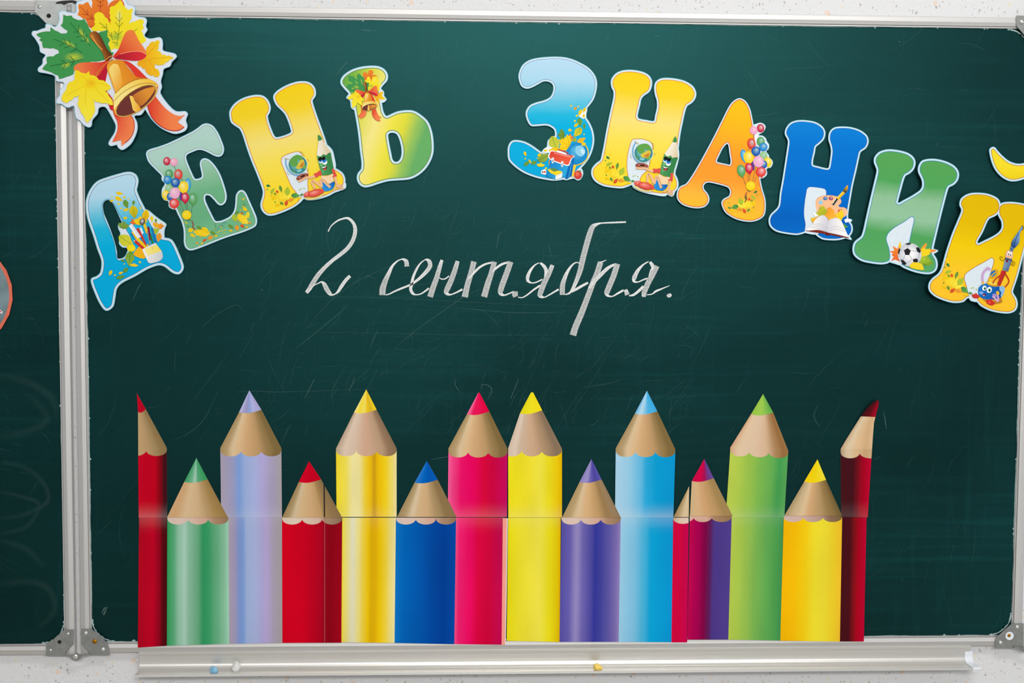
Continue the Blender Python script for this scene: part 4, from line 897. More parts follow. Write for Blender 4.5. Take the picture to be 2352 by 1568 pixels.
# --- Z (З)
cr = K(1150, 110, 240, 1176)
r_, h = card_letter('paper_letter', 'light blue printed paper letter Z (З) with a red school bag', cr,
 '220,340 225,280 260,205 330,155 430,130 580,118 700,122 800,145 900,190 980,240 1040,310 1065,380 1060,470 1030,570 980,640 945,685 935,740 950,795 985,850 1020,930 1035,1030 1020,1130 980,1230 920,1310 860,1370 810,1420 700,1462 600,1475 500,1462 400,1440 280,1395 180,1330 110,1260 98,1210 100,1120 130,1065 180,1055 260,1070 340,1110 410,1160 460,1190 530,1180 600,1100 628,1000 625,930 590,885 520,855 420,860 350,860 320,820 300,760 305,710 340,660 410,630 500,605 570,565 605,500 610,430 585,385 530,360 470,362 400,400 340,430 290,440 245,415',
 '#14609c', [(0, '#b6d8ee'), (.2, '#a8d4ea'), (.4, '#5cc0de'), (.5, '#20b4dc'), (.6, '#04aede'), (1, '#06a8dc')], (600, 130, 600, 1440), 20, 5,
 bumps=('600,990 530,1040 518,1110 480,1140 462,1180 560,1250 700,1100 660,1000', '920,640 975,680 965,740 960,790 900,800 880,700', '860,1340 915,1360 930,1420 900,1480 860,1492 820,1470 740,1490 690,1480 610,1492 560,1480 700,1350'), back=.003)
a = Art('leaf_print', cr, h)
a.poly('#e8eef4', '880,770 905,715 950,690 968,715 955,780 935,800', False)
leafdots(a, 'y,793,651,14,10 o,840,680,19,18 y,895,725,20,34,90 y,942,697,18,26,80 y,935,765,16,18 y,857,763,12,12 y,875,660,10,8 g,890,830,38,32,80 y,850,867,26,18 g,940,880,17,26 y,780,925,18,18 y,938,972,8,8 y,835,822,10,12')
a.leaf('#b8b830', 870, 945, 62, 130, .8, '#d8cc30', vein='#6c7c20').star('#6c9434', 700, 980, 58, -90, 9, .72, vein='#3c6420', asp=1.1).star('#dc4c28', 782, 1012, 54, -90, 5, .55, '#f09030').star('#f2cc1c', 745, 1085, 100, -60, 7, .6, vein='#d0a018').star('#9cb038', 835, 1035, 34, -70, 5, .6).leaf('#f0b41c', 905, 1040, 52, -30, .6).leaf('#b4c038', 605, 1075, 88, 70, .8, '#cccc48', vein='#748424').poly('#e8eef4', '475,1170 500,1125 560,1110 600,1150 540,1180', True).leaf('#f0cc20', 505, 1155, 24, -10, .6).poly('#f0c41c', '540,1150 590,1125 640,1120 660,1150 560,1170').leaf('#7c9c38', 485, 1235, 74, -30, .75, '#98ac40', vein='#446820')
leafdots(a, 'y,435,1205,20,18 g,375,1292,28,26 y,328,1278,22,14,60 g,292,1300,32,24 y,275,1190,24,17,70 y,277,1247,10,8 y,415,1240,7,8 y,510,1355,12,12 o,548,1290,8,30'); a.star('#f2d01c', 450, 1325, 44, 5, 9, .75, asp=.75); a.done(r_)
a = Art('school_bag_print', cr, h+.0009)
a.ell('#1088cc', 862, 1188, 116, 124, 0, hi='#58b8e0').poly('#8ccce8', '850,1110 900,1100 940,1130 950,1175 925,1215 890,1220 850,1190 840,1150').poly('#c4e4f2', '900,1140 940,1150 945,1185 915,1195').line('#e8c43c', 12, '915,1075 965,1110 985,1180 968,1250 915,1298 840,1325').poly('#eec83c', '800,1320 850,1318 835,1380 832,1440 795,1440 805,1380').star('#f2cc24', 930, 1080, 34, 0, 5, .6)
a.poly('#0c7cc8', '555,1262 770,1322 830,1235 815,1340 798,1440 742,1476 545,1345', False, '#30b0e0', (600, 1280, 700, 1440)).poly('#0868b4', '765,1322 832,1222 800,1440 740,1478 725,1460', False).line('#50c0e8', 5, '800,1290 765,1460', False)
a.poly('#f4f6f8', '566,1152 625,1166 645,1152 740,1185 735,1195 832,1212 826,1232 805,1235 772,1322 742,1326 578,1270 538,1238 536,1208').poly('#d84434', '574,1162 740,1204 812,1220 795,1240 764,1310 742,1314 588,1262 550,1234 550,1206', True, '#e85c40', (600, 1180, 700, 1300)).line('#f0d8d0', 4, '600,1180 700,1208 790,1228', False).line('#c8382c', 12, '642,1143 700,1158 760,1182', False).line('#b8342c', 8, '740,1195 832,1222', False)
for x, y in ((588, 1262), (694, 1302)): a.poly('#dce0e4', [(x-14, y-30), (x+14, y-26), (x+6, y+38), (x-14, y+34)], False).poly('#8c9298', [(x-8, y), (x+7, y+2), (x+2, y+20), (x-9, y+18)], False)
a.poly('#f0f2f4', '460,1380 500,1365 515,1400 510,1425 455,1415').ell('#d84430', 495, 1395, 14, 10).ell('#604030', 470, 1398, 9, 9)
a.poly('#f2d428', '528,1372 562,1352 695,1392 690,1406 618,1432 560,1408', False).poly('#0c80c4', '514,1388 618,1432 616,1480 508,1442', False, '#28a0d8', (520, 1400, 610, 1460)).poly('#f4f4f0', '618,1434 690,1404 696,1412 688,1460 616,1480', False).line('#c0c4c0', 3, '622,1450 690,1422', False).poly('#5c8c54', '545,1362 600,1346 655,1380 600,1392', False).line('#d4b414', 5, '620,1434 695,1400', False)
a.ell('#d0342c', 870, 1428, 44, 47, 0, hi='#f09070', pw=.6).ell('#4c8c38', 892, 1386, 16, 7, -30).line('#604020', 4, '870,1392 880,1372'); a.done(r_)

# --- second N (Н), yellow
r_, h = card_letter('paper_letter', 'yellow printed paper letter N (Н) with a pencil figure, left of the orange A', cr2,
 '317,240 325,200 365,150 430,122 520,115 620,130 690,160 728,210 728,270 705,325 650,365 615,410 600,480 580,560 575,610 600,645 700,665 760,675 790,655 800,600 820,510 818,430 800,370 790,300 800,245 840,212 900,202 1000,210 1100,235 1180,285 1212,345 1205,400 1170,445 1120,480 1095,540 1070,650 1040,800 1020,960 985,1230 1010,1290 1020,1350 1000,1400 940,1435 860,1445 740,1428 640,1395 570,1362 545,1345 520,1335 480,1352 420,1370 330,1365 220,1345 140,1300 105,1240 110,1180 150,1130 200,1090 220,1020 240,920 270,750 310,560 345,400 345,330 325,285',
 '#cc7c20', GO, (700, 120, 560, 1400), 20, 8,
 windows=('530,870 560,855 640,855 730,885 752,925 745,1000 700,1180 640,1240 615,1290 610,1320 575,1355 530,1350 500,1345 492,1260 480,1180 480,1080 500,960',),
 bumps=('1010,840 1040,950 1045,1060 990,1240 950,1200', '900,1440 960,1482 990,1460 1000,1400 930,1380', '545,1345 540,1380 620,1425 760,1460 900,1475 900,1400 700,1350'), back=.004)
leaves(r_, cr2, h); scholar(r_, cr2, h+.0008)

# --- A
crA = K(1530, 210, 270, 1366)
r_, h = card_letter('paper_letter', 'orange printed paper letter A (А) with balloons on its right leg', crA,
 '840,92 890,102 930,140 965,210 985,290 1005,400 1030,560 1055,780 1080,1000 1105,1130 1140,1250 1145,1350 1130,1430 1080,1475 1000,1500 900,1495 800,1465 710,1410 670,1350 655,1290 680,1255 740,1220 755,1160 735,1115 690,1090 580,1060 500,1045 455,1055 425,1090 430,1140 470,1190 490,1240 480,1290 440,1330 370,1345 280,1335 190,1300 140,1240 140,1170 170,1115 240,1080 300,1000 380,870 480,690 580,500 660,340 730,200 780,130',
 '#d8641c', [(0, '#f4c014'), (.25, '#f6b41c'), (.5, '#f49a2c'), (.7, '#f59a30'), (.85, '#f8b43c'), (1, '#f8be2c')], (860, 100, 640, 1480), 14, 10,
 holes=('708,610 725,640 735,720 748,800 740,848 700,842 610,822 590,808 620,740 660,660',),
 bumps=('1000,400 1060,370 1100,362 1140,380 1158,415 1130,470 1075,505 1120,512 1160,545 1170,575 1198,620 1190,670 1165,695 1195,740 1200,765 1235,800 1240,840 1215,885 1170,900 1175,960 1140,1000 1090,1010 1000,900 950,600',), back=.005)
a = Art('balloon_backing_print', crA, h-.00001); a.poly('#eef0f6', '1020,480 1060,440 1065,560 1050,620 1035,600', False); a.done(r_)
balloons(r_, crA, h+.0006, similarity((310, 490), (533, 1095), (1098, 427), (982, 1095), True)); leaves(r_, crA, h, similarity((322, 1155), (475, 1285), (968, 1250), (800, 1340), True))

# --- blue N (Н)
cr = K(1750, 250, 260, 1274)
r_, h = card_letter('paper_letter', 'royal blue printed paper letter N (Н) with a paint palette and open book', cr,
 '275,280 285,225 330,170 400,145 500,145 600,165 670,210 698,265 685,330 640,380 595,420 580,490 560,580 565,640 620,660 730,685 765,670 780,600 795,480 785,410 765,340 775,270 820,225 900,215 1000,222 1100,255 1170,310 1185,370 1160,430 1100,475 1080,540 1050,680 1010,850 980,1020 955,1180 960,1250 1000,1310 1005,1370 975,1420 910,1448 830,1462 700,1455 640,1425 612,1400 560,1392 490,1378 450,1390 390,1402 280,1390 170,1365 110,1320 92,1260 110,1200 180,1130 205,1080 220,950 250,780 290,520 310,380 300,330',
 '#0c50a4', [(0, '#0c80d4'), (.25, '#0472cc'), (.6, '#026ccc'), (.85, '#0260bc'), (1, '#0468c4')], (600, 150, 560, 1450), 18, 5,
 windows=('510,900 540,880 620,885 700,900 722,925 720,980 710,1100 680,1300 640,1398 610,1420 555,1402 487,1390 492,1300 478,1220 475,1150 485,1040 500,950',),
 bumps=('940,1230 1015,1245 1010,1265 985,1285 920,1300', '900,1440 1010,1475 990,1430 960,1380 880,1400', '470,1380 500,1400 620,1410 640,1300 500,1340'), back=.006)
a = Art('palette_print', cr, h)
a.poly('#f4bc90', '605,1060 620,1010 670,982 750,972 840,985 888,1020 890,1055 862,1085 880,1105 930,1110 960,1140 955,1190 910,1222 820,1230 700,1220 640,1180 610,1120').line('#dc9468', 4, '605,1060 620,1010 670,982 750,972 840,985 888,1020 890,1055 862,1085')
for c, x, y in (('#1468b0', 714, 1007), ('#9c2458', 777, 1007), ('#7cc4e4', 662, 1052), ('#2c7c4c', 674, 1120), ('#d42420', 882, 1150)): a.ell(c, x, y, 25, 21, 0, hi='#d8e8f0', hx=.3, hy=-.4, pw=.4)
a.line('#2c2820', 34, '800,1082 852,1010', False).line('#e8e4d4', 7, '795,1068 838,1002', False).line('#e8e4d4', 6, '812,1086 862,1016', False).line('#e8b424', 34, '850,1012 925,935', False).line('#f4dc60', 10, '846,1002 915,932', False).poly('#3c3830', '912,922 942,945 968,900 966,855c 940,880', True, '#e8b030', (930, 930, 964, 865)); a.done(r_)
a = Art('open_book_print', cr, h+.0006)
a.star('#c8c02c', 695, 1190, 95, -80, 7, .35, '#6c9c2c').star('#f09428', 790, 1190, 85, -95, 6, .4, '#f4c040').star('#f4cc28', 890, 1210, 70, -70, 7, .45).poly('#f2f4f8', '560,1160 600,1170 640,1200 600,1215', False).star('#f0c428', 605, 1270, 62, 20, 6, .6, '#dc5420').star('#2c8048', 920, 1325, 56, 0, 5, .45, '#6cac3c').poly('#eef2f8', '925,1245 960,1232 1012,1248 985,1270 940,1280', False)
a.poly('#7c2c20', '492,1372 560,1322 740,1392 965,1440 985,1456 742,1414 724,1408', False).ell('#6c1c1c', 742, 1405, 30, 18)
a.poly('#f4f2f0', '500,1368 560,1318 575,1300c 590,1260 650,1205 705,1200 750,1262 745,1392c 640,1362', True, '#c8c8d4', (560, 1300, 748, 1330), n=4).poly('#f4f2f0', '750,1262 790,1235 850,1230 895,1262 935,1350 978,1446c 860,1415 745,1392c', True, '#d4d4dc', (900, 1340, 750, 1330), n=4)
for q in ('560,1320 660,1320 735,1375', '575,1300 670,1298 742,1345', '755,1375 830,1350 940,1385', '755,1345 830,1320 925,1355', '545,1335 640,1345 735,1385'): a.line('#9c9cac', 3, q)
a.done(r_)

# --- green I (И)
cr = K(1930, 320, 290, 1378)
r_, h = card_letter('paper_letter', 'green printed paper letter I (И) with a football and leaves', cr,
 '385,240 395,195 440,150 520,128 620,135 720,160 780,200 803,250 790,310 750,355 700,385 675,440 650,530 620,640 612,690 640,712 700,680 800,625 880,570 910,520 910,450 890,400 868,350 870,300 900,250 960,232 1040,232 1140,255 1230,300 1275,360 1270,430 1230,480 1175,510 1150,570 1110,720 1070,880 1030,1050 1000,1180 1000,1250 1035,1310 1045,1370 1030,1420 980,1450 900,1448 800,1425 700,1385 650,1352 600,1340 535,1322 510,1335 450,1345 350,1335 240,1310 170,1260 152,1200 170,1130 240,1070 265,1010 290,900 330,720 370,550 410,380 415,330 400,285',
 '#0c84b4', [(0, '#579f54'), (.28, '#4fa058'), (.42, '#8cbc94'), (.58, '#90c09c'), (.72, '#4fa05a'), (1, '#58a466')], (760, 150, 600, 1420), 20, 7,
 windows=('505,1080 530,1020 600,960 700,900 770,850 795,852 803,880 780,980 750,1120 720,1250 660,1368 610,1362 535,1345 545,1280 535,1190 515,1130',),
 bumps=('985,1190 1060,1205 1070,1218 1040,1240 985,1255', '520,1325 560,1348 600,1358 650,1372 700,1300 540,1300'), back=.010)
a = Art('leaf_print', cr, h)
a.poly('#f0943c', '538,1220 590,1215 570,1158 625,1195 652,1108 668,1180 720,1230 700,1310 640,1330 600,1310 555,1328 585,1280 560,1262 575,1245', False, '#e8642c', (640, 1120, 600, 1320)).poly('#f2cc2c', '635,1170 652,1108 668,1165 650,1190', False)
a.poly('#f09c38', '860,1240 895,1170 945,1128 930,1190 900,1225c', True).poly('#ee8c34', '905,1215 980,1200 1052,1212 980,1238 900,1245', True).star('#f2d024', 925, 1250, 72, -20, 6, .55).star('#b8cc34', 930, 1345, 76, 20, 7, .4, '#6c9c30', vein='#3c6c20').poly('#f2c828', '755,1370 800,1338 880,1352 905,1385 912,1428c 830,1418 770,1400'); a.done(r_)
a = Art('football_print', cr, h+.0006)
a.ell('#c8ccd4', 758, 1258, 130, 128, 0, hi='#f8f8fa', hx=.1, hy=-.1, pw=1.6)
for q in ('695,1208 735,1186 770,1212 752,1262 708,1260', '825,1178 858,1178 880,1215 868,1242 838,1222', '705,1140 745,1128 778,1134 755,1150 728,1150', '790,1310 830,1298 852,1318 840,1345 800,1340', '655,1310 690,1318 722,1350 712,1372 680,1362', '630,1235 640,1195 658,1190 648,1230 640,1262'): a.poly('#22242a', q, False)
for q in ('752,1262 785,1305', '770,1212 835,1222', '735,1186 742,1152', '695,1208 655,1212', '708,1260 685,1316', '785,1305 722,1350', '868,1242 845,1302'): a.line('#8c9098', 4, q, False)
a.poly('#f2d028', '758,1372 800,1340 870,1352 905,1388 910,1425c 830,1416 772,1400'); a.done(r_)

# --- short I (Й): body and breve are two pieces of card
crJ = K(2112, 320, 240, 896)
r_, h = card_letter('paper_letter', 'golden yellow printed paper letter I (Й) with a brush and ink pot at the right edge', crJ,
 '357,560 365,520 400,490 450,473 530,472 600,485 660,515 682,555 680,600 650,640 590,670 565,710 530,790 490,860 484,890 505,905 560,880 640,840 690,805 718,760 715,700 690,650 684,610 695,570 730,552 800,550 896,565 980,600 1010,650 985,700 950,740 920,830 880,980 830,1170 790,1290 790,1320 820,1370 828,1420 810,1460 760,1478 680,1472 600,1452 530,1415 500,1382 470,1378 440,1350 405,1350 370,1380 300,1388 220,1370 140,1335 95,1290 93,1240 120,1200 170,1160 200,1110 240,970 290,820 340,700 372,620 370,590',
 '#a8641c', [(0, '#dcb408'), (.3, '#dfb806'), (.5, '#ecc80c'), (.75, '#f6c42c'), (1, '#f8c02c')], (560, 470, 380, 1450), 15, 5,
 windows=('385,1190 400,1150 470,1100 560,1050 610,1020 630,1022 635,1050 615,1120 590,1200 540,1280 500,1340 495,1385 450,1385 425,1345 412,1290 400,1240',),
 bumps=('420,1345 440,1385 480,1390 520,1400 520,1330 440,1320',), back=.012)
leaves(r_, crJ, h, similarity((322, 1155), (475, 1285), (277, 1165), (387, 1290)))
a = Art('ink_pot_print', crJ, h+.0006)
a.line('#c8a0cc', 20, '595,1108 560,1125 540,1170 545,1235').ell('#c8a0cc', 590, 1108, 22, 14, 20).poly('#e8b830', '535,1220 555,1222 556,1245 536,1246', False)
a.ell('#d8a420', 640, 1152, 46, 30, -50).ell('#1c70b8', 632, 1150, 32, 20, -50).line('#d8a420', 10, '590,1215 600,1185 660,1130')
a.ell('#b87c28', 625, 1372, 88, 34, 10, hi='#e8b030').poly('#1c70c4', '502,1300 512,1265 545,1242 600,1232 680,1258 712,1300 702,1355 640,1372 560,1370 515,1345', True, '#0c4c9c', (540, 1260, 690, 1360)).ell('#c89418', 628, 1240, 56, 20, 12).ell('#f0cc50', 626, 1234, 46, 13, 12)
a.ell('#f0f4f4', 556, 1275, 18, 22, 15).ell('#f0f4f4', 598, 1290, 22, 26, 15).ell('#3c8c5c', 560, 1278, 9, 12).ell('#3c8c5c', 600, 1292, 11, 14).ell('#101820', 561, 1280, 5, 7).ell('#101820', 601, 1295, 6, 8).ell('#78a8e0', 530, 1315, 20, 13, 20).poly('#681828', '540,1325 570,1325 562,1342 548,1340').ell('#e8a0a8', 552, 1338, 8, 5)
a.line('#c8a0cc', 18, '665,1330 675,1360 670,1390').line('#d4a8d0', 14, '670,1390 650,1365 625,1345').line('#d4a8d0', 9, '640,1355 630,1325').line('#d4a8d0', 9, '650,1352 648,1322').poly('#e8b830', '655,1312 672,1298 686,1320 672,1336')
a.star('#c8342c', 480, 1350, 34, 10, 6, .6).star('#c8302c', 605, 1405, 40, 20, 6, .65).ell('#e05040', 600, 1398, 14, 10); a.done(r_)
a = Art('brush_figure_print', crJ, h+.0012)
a.line('#b83424', 10, '690,1165 640,1210 630,1235').line('#b83424', 10, '735,1150 768,1215 732,1268', True).poly('#c43428', '703,1122 746,1132 692,1256 664,1248', False, '#a82420', (700, 1180, 725, 1190))
a.poly('#7c98b8', '737,1010 795,1022 760,1132 712,1120', False, '#506c94', (740, 1060, 780, 1080)).poly('#e4b494', '750,955 800,962 790,1028 738,1012').line('#304868', 4, '712,1105 762,1118', False)
a.ell('#f4f4f4', 762, 978, 9, 20, 15).ell('#f4f4f4', 782, 986, 9, 20, 15).ell('#101418', 762, 984, 4, 10).ell('#101418', 781, 992, 4, 10).ell('#e8a888', 766, 1012, 12, 12).poly('#40587c', '735,1012 765,1020 792,1028 790,1045 762,1035 738,1032').ell('#781c28', 750, 1042, 10, 12, 20)
for q in ('735,1020 715,1038 695,1030 692,1010 705,1005 712,1018', '790,1038 800,1055 798,1075 782,1070 790,1058', '798,1045 818,1055 812,1078 795,1080'): a.line('#7c5414', 4, q)
a.poly('#28508c', '880,738c 884,765 862,800 856,880 832,915 808,935 788,920 790,880 818,832 862,770', True, '#6c98c4', (800, 900, 850, 850)).line('#18305c', 5, '850,800 825,860 808,925').line('#101820', 5, '882,736 890,765 878,775').poly('#5c7ca4', '783,915 808,932 800,965 772,955', False).line('#203458', 4, '780,935 805,945', False)
a.poly('#8cb8e0', '685,1265 715,1258 732,1275 726,1310 705,1350 695,1345 702,1310 690,1300'); a.done(r_)
card_letter('paper_breve', 'yellow crescent shaped printed paper breve above the last letter at the right edge', crJ,
 '613,100 620,84 637,80 655,102 700,150 760,198 830,222 896,218 960,190 1010,150 1040,110 1062,118 1055,200 1000,270 940,312 896,325 830,343 770,341 710,308 660,250 630,180',
 '#a8641c', [(0, '#e8d424'), (.5, '#efd82c'), (1, '#e8cc1c')], (780, 80, 780, 345), 16, 5, back=.004, group=None)

# --- bell poster at the top left corner
cards = smooth(crop('500,30 540,5 600,-20 620,-110 700,-130 780,-125 850,-100 900,-60 960,-40 1000,0 1020,40 1070,55 1095,90 1085,140 1120,165 1190,175 1210,210 1200,260 1215,300 1185,355 1240,385 1330,370 1360,390 1370,440 1370,500 1430,520 1490,535 1508,570 1460,620 1440,665 1380,690 1370,740 1350,810 1360,870 1345,930 1420,1040 1500,1110 1590,1110 1620,1140 1600,1200 1615,1260 1590,1310 1500,1340 1420,1320 1330,1270 1250,1190 1190,1095c 1150,1150 1085,1160 1110,1220 1115,1290 1090,1370 1050,1440 990,1490 950,1500 915,1470 905,1450 850,1462 822,1440 835,1400 880,1330 895,1260 870,1200 820,1110 785,1070 730,1080 715,1140 665,1200 655,1260 620,1275 570,1245 540,1210 500,1180 485,1120 475,1060 415,1078 350,1040 305,1035 305,990 335,950 335,900 375,860 370,825 300,810 285,760 200,735 125,720 118,680 160,640 165,590 190,550 140,520 130,460 90,390 55,345 65,310 110,305 160,285 190,275 195,240 240,240 290,265 320,230 330,180 325,130 360,105 430,120 490,125 500,90', *crB), 3)
root = tag(empty('bell_picture', P(270, 340, BS)), 'paper cutout of a golden school bell with red ribbon and autumn leaves, top left', 'paper cutout')
hf = .0070
flat('card', [cards], [], hf, plain('card_edge_blue', lin('#8cc8e0'), .5, noise=.05), root, thick=.0016)
flat('white_border', [offset(cards, -1.5)], [], hf+.00003, plain('white_card_face', lin('#dbe1ec'), .5, noise=.03), root)
for x, y in ((210, 120), (160, 60), (330, 110)): flat('foam_pad', [[(x-6, y-6), (x+6, y-6), (x+6, y+6), (x-6, y+6)]], [], hf-.0016, TAPE, root, thick=hf-.0016-BS)
bell(root, crB, hf+.00006)

# --- round badge on the wing, cut by the picture's left edge
crW = K(0, 560, 240, 1568)
bc = (-94, 678.5); br_ = 123
rim = [(bc[0]+br_*math.cos(2*math.pi*(i+.3)/22), bc[1]+br_*math.sin(2*math.pi*(i+.3)/22)) for i in range(22)]
bd = tag(empty('round_badge', P(bc[0], bc[1]+br_, BS)), 'round grey paper badge with a red rim on the left wing, mostly outside the photo', 'paper badge')
flat('card', [rim], [], BS+.0035, plain('badge_rim', lin('#dc6a50'), .4, noise=.1, nscale=60), bd, thick=.0016)
flat('foam_pad', [[(bc[0]+60, bc[1]-10), (bc[0]+80, bc[1]-10), (bc[0]+80, bc[1]+10), (bc[0]+60, bc[1]+10)]], [], BS+.0019, TAPE, bd, thick=.0019)
gr_ = [(bc[0]+(br_-8)*math.cos(2*math.pi*i/60), bc[1]+(br_-8)*math.sin(2*math.pi*i/60)) for i in range(60)]
flat('printed_face', [gr_], [], BS+.00353, plain('badge_slate', lin('#6f858c'), .5, noise=.35, nscale=35), bd)
a = Art('badge_stripe_print', crW, BS+.00356); a.poly('#eceef0', '-60,960 -20,975 42,1018 25,1048 -60,1000', False).poly('#c84450', '-60,972 -20,988 26,1016 18,1030 -60,988', False); a.done(bd)

# ------------------------------------------------------------------ chalk writing
KA = 440/2156
cw = tag(empty('chalk_writing', P(1120, 690, BS)), 'white handwritten chalk date 2 сентября. in slanting script on the board', 'chalk writing')
lay = [0]
def ribbon(strokes, ox=0.0):
    V = []; Fs = []; C_ = []
    for s in strokes:
        p = [tuple(map(float, t.split(','))) for t in s.split()]
        q = smooth([(a[0]+ox, a[1]) for a in p], 8, closed=False); ws = []
        for i in range(len(p)-1):
            for k in range(8): u = k/8; ws.append(p[i][2]*(1-u)+p[i+1][2]*u)
        ws.append(p[-1][2]); lay[0] += 1; h = BS+.00006+lay[0]*.000004; b = len(V); n = len(q)
        for i in range(n):
            A, B = q[max(0, i-1)], q[min(n-1, i+1)]; d = (B[0]-A[0], B[1]-A[1]); L_ = math.hypot(*d) or 1; nx, ny = -d[1]/L_, d[0]/L_; ww = ws[i]/2
            den = 1.35 if ws[i] < 26 else max(.72, 1.35-(ws[i]-26)/50)
            for k, dd in ((-1, .45), (-.8, 1.12), (0, .9), (.8, 1.12), (1, .45)):
                V.append(P(680+(q[i][0]+nx*ww*k)*KA, 480+(q[i][1]+ny*ww*k)*KA, h)); C_.append((min(1.6, den*dd), 0, 0))
        for i in range(n-1):
            for k in range(4): a = b+5*i+k; Fs.append((a, a+5, a+6, a+1))
    return V, Fs, C_
OB = 2058
def chalk(name, strokes, ox=0): V, Fs, C_ = ribbon(strokes, ox); mk(name, V, Fs, CHALK, cw, cols=C_)
chalk('chalk_digit', ['362,252,14 385,205,12 420,165,14 480,125,18 550,103,20 590,105,28 640,150,34 664,210,42 662,280,46 635,360,46 580,440,46 500,510,44 420,570,40 330,650,44 250,740,52 190,830,54 145,905,48 115,940,40', '150,915,14 200,860,12 250,835,12 290,820,18 320,850,50 345,900,56 380,950,46 405,965,20 440,955,14 475,925,30 510,870,40 560,800,40 608,752,36'])
chalk('chalk_letter', ['1248,645,54 1240,590,50 1215,568,28 1185,565,12 1140,585,16 1085,640,28 1040,730,46 1000,820,62 975,900,72 972,968,72', '1010,965,12 1050,955,14 1110,925,18 1180,895,22 1275,858,22'])
chalk('chalk_letter', ['1275,860,24 1330,825,26 1400,770,34 1470,700,46 1508,640,52 1500,590,48 1470,568,22 1445,575,10 1400,610,16 1360,670,24 1320,760,30 1300,850,34 1290,900,36 1310,945,32 1345,963,14 1400,955,14 1450,925,18 1495,890,22'])
chalk('chalk_letter', ['1642,572,34 1615,660,48 1580,780,60 1540,890,66 1508,988,68', '1610,770,10 1640,788,12 1680,783,14 1722,752,14', '1818,585,44 1790,680,58 1750,790,62 1710,880,66 1690,930,58 1710,958,28 1750,960,14 1810,935,18 1872,903,24'])
chalk('chalk_letter', ['2002,590,66 1975,700,64 1930,850,64 1898,990,74', '1940,785,14 1990,730,24 2060,660,26 2130,620,22 2200,602,20', '2232,592,60 2198,720,62 2158,840,68 2116,988,72', '2208,710,12 2258,660,26 2318,620,26 2382,600,22', '2415,592,64 2378,700,66 2333,820,68 2303,910,66 2303,950,48 2343,968,18 2398,950,14 2440,932,16'])
chalk('chalk_letter', ['408,925,66 405,960,66 416,985,56', '440,992,10 490,995,12 550,960,16 620,905,20 692,858,22', '680,603,8 630,630,16 580,690,32 550,760,42 552,805,34 590,830,14 640,825,14 715,790,16', '690,605,18 730,640,38 755,690,40 742,765,14', '828,630,46 790,720,56 740,820,62 700,920,64 688,972,54 735,992,12 800,960,16 850,930,18 898,903,24'], OB)
chalk('chalk_letter', ['1655,146,18 1500,152,18 1380,158,14 1330,170,28 1280,200,58 1250,270,66 1220,370,66 1190,480,66 1160,600,66 1140,690,60 1100,800,48 1060,890,38 1020,945,18 970,962,12', '1130,610,10 1095,600,12 1050,630,20 1000,700,34 960,790,50 940,870,60 940,965,60', '1000,950,10 1080,910,28 1150,870,30 1228,828,24'], OB)
chalk('chalk_letter', ['1370,597,64 1330,720,64 1280,840,64 1220,1000,66 1150,1180,72 1090,1320,74 1058,1420,78', '1360,600,16 1400,588,12 1434,572,6', '1240,890,28 1300,810,48 1380,730,44 1450,665,38 1525,622,22', '1558,615,66 1520,740,66 1475,850,66 1440,940,64 1450,973,28 1500,982,12 1560,950,22 1628,912,24'], OB)
chalk('chalk_letter', ['1650,905,38 1672,965,60', '1690,975,12 1740,965,26 1800,920,32 1852,868,28', '1910,590,10 1850,625,18 1790,690,38 1750,770,54 1745,812,28 1790,820,12 1850,795,16 1895,778,16', '1925,595,28 1950,630,44 1955,660,28 1930,700,14 1912,765,8', '2004,640,60 1960,730,60 1900,840,64 1860,940,60 1856,988,42', '1890,965,10 1950,955,12 1990,925,24 2050,900,18 2148,860,5'], OB)
chalk('chalk_dot', ['2118,962,10 2130,975,34 2142,972,52 2160,965,34 2168,962,10'], OB)

# ------------------------------------------------------------------ faint scratches of old chalk
def scratches(parent, seed, n, xr, yr, extra=(), dirs=(1.9,)):
    r = random.Random(seed); V = []; Fs = []; C_ = []
    def add(p, wd, den):
        q = smooth(p, 5, closed=False) if len(p) > 2 else p
        b = len(V); m = len(q)
        for i in range(m):
            A, B = q[max(0, i-1)], q[min(m-1, i+1)]; d = (B[0]-A[0], B[1]-A[1]); L_ = math.hypot(*d) or 1
            t = i/(m-1); ww = wd/2; e = den*(.35+.65*math.sin(math.pi*min(1, max(0, t)))) 
            nx, ny = -d[1]/L_*ww, d[0]/L_*ww
            for k in (1, 0, -1): V.append(P(q[i][0]+nx*k, q[i][1]+ny*k, BS+.00003)); C_.append((e*(1.5 if k == 0 else (.5 if wd < 3 else 0)), 0, 0))
        for i in range(m-1):
            for k in (0, 1): a = b+3*i+k; Fs.append((a, a+3, a+4, a+1))
    for _ in range(n):
        x, y = r.uniform(*xr), r.uniform(*yr); k = r.random()
        a = r.gauss(r.choice(dirs), .28) if k < .75 else r.uniform(-.05, .05) if k < .9 else r.uniform(0, 3.14)
        L_ = r.expovariate(1/38)+12; cv = r.gauss(0, .25)
        p = [(x+math.cos(a+cv*t)*L_*(t-.5), y+math.sin(a+cv*t)*L_*(t-.5)) for t in (0, .33, .66, 1)]
        add(p, r.uniform(.35, .8), .02+.13*r.random()**2.2)
    for s, wd, den in extra: add([tuple(map(float, t.split(','))) for t in s.split()], wd, den*.55)
    return tag(mk('chalk_scratches', V, Fs, SCRATCH, parent, cols=C_), 'faint chalk scratches on the green surface', kind='stuff')
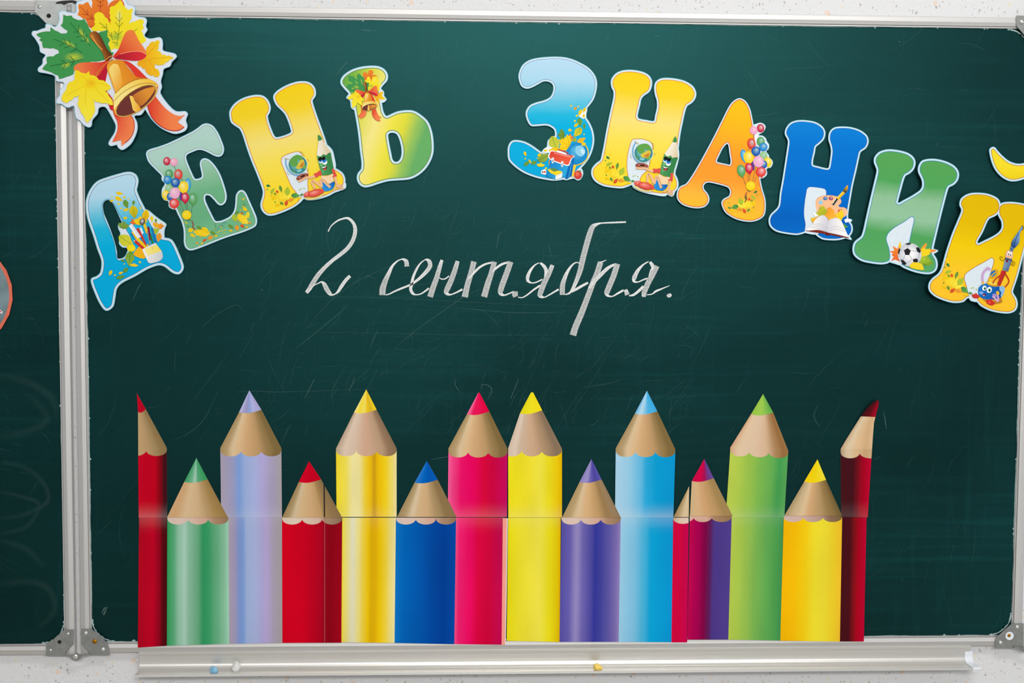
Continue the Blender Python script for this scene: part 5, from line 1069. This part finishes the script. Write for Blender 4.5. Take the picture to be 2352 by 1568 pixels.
EX = [('705,752 760,690 830,640 900,610', .9, .3), ('680,800 760,735 800,700', 1, .4), ('905,800 960,755 1060,685 1110,660', .9, .35), ('380,625 402,585 415,560', 1.2, .4), ('305,690 318,660 326,648', 1.2, .45),
      ('770,175 790,150 800,140', 1, .5), ('790,210 815,188', 1, .4), ('850,800 862,770 868,758', 1, .4), ('1140,570 1144,548 1148,530', 1, .5), ('1260,560 1262,572 1268,590', 1, .4), ('540,900 590,898 640,900 860,893', .8, .3),
      ('700,915 712,890 722,870', 1.2, .5), ('1190,870 1182,893 1173,915 1180,898 1190,870', 1, .6), ('1102,885 1115,883 1128,890 1128,902 1120,916', 1.1, .6), ('1045,870 1046,885 1055,897', 1.1, .5), ('815,865 808,885 800,900', 1.1, .5),
      ('2030,945 2033,965 2036,985', 1.4, .5), ('1880,930 1870,950 1874,968 1885,980', 1.2, .35), ('690,625 1120,623', .7, .2), ('680,680 900,684 1100,695 1400,705', .8, .22), ('690,762 900,765 1100,770 1300,768', .8, .2),
      ('860,640 845,634 838,645', 1, .35), ('990,1055 1020,1050 1030,1048', 1.2, .4), ('400,1010 440,990 470,960 500,900', .8, .35), ('1335,890 1400,880 1430,870', .8, .3), ('455,760 500,720 545,700 560,720', .8, .3), ('2150,335 2156,325', 3, .35),
      ('830,68 850,71', 2, .7), ('850,70 862,72', 1.3, .5), ('2063,95 2068,96', 1.8, .8), ('1765,86 1790,93', 1, .4), ('1503,84 1515,83', 1.4, .7), ('848,68 836,67', 1.2, .5), ('600,664 604,667', 3, .8), ('244,1395 240,1408 236,1412', 6, .4), ('234,1408 240,1396 248,1396', 3, .55), ('1040,705 1180,718 1280,716', 1.0, .3)]
rr_ = random.Random(12)
scratches(board, 3, 1000, (225, 2320), (75, 1440), EX, dirs=(2.0, 2.2, 1.85))
scratches(board, 8, 900, (560, 1600), (490, 1000), (), dirs=(2.1, 1.9, 2.4))
scratches(wing, 5, 160, (-200, 120), (60, 1430), [('5,1060 60,1075 100,1110 110,1150 60,1180 0,1190', 16, .05), ('0,1340 60,1335 110,1350 125,1400 90,1440', 22, .045), ('0,860 70,880 120,915 130,960', 26, .045), ('0,1240 60,1260 100,1300', 20, .04), ('60,900 110,960 60,990 0,1000', 24, .04), ('0,1130 50,1140 90,1160 60,1210 0,1225', 14, .05)], dirs=(.4, .8, 2.2))
# smears of chalk dust along the lower edge of the big board
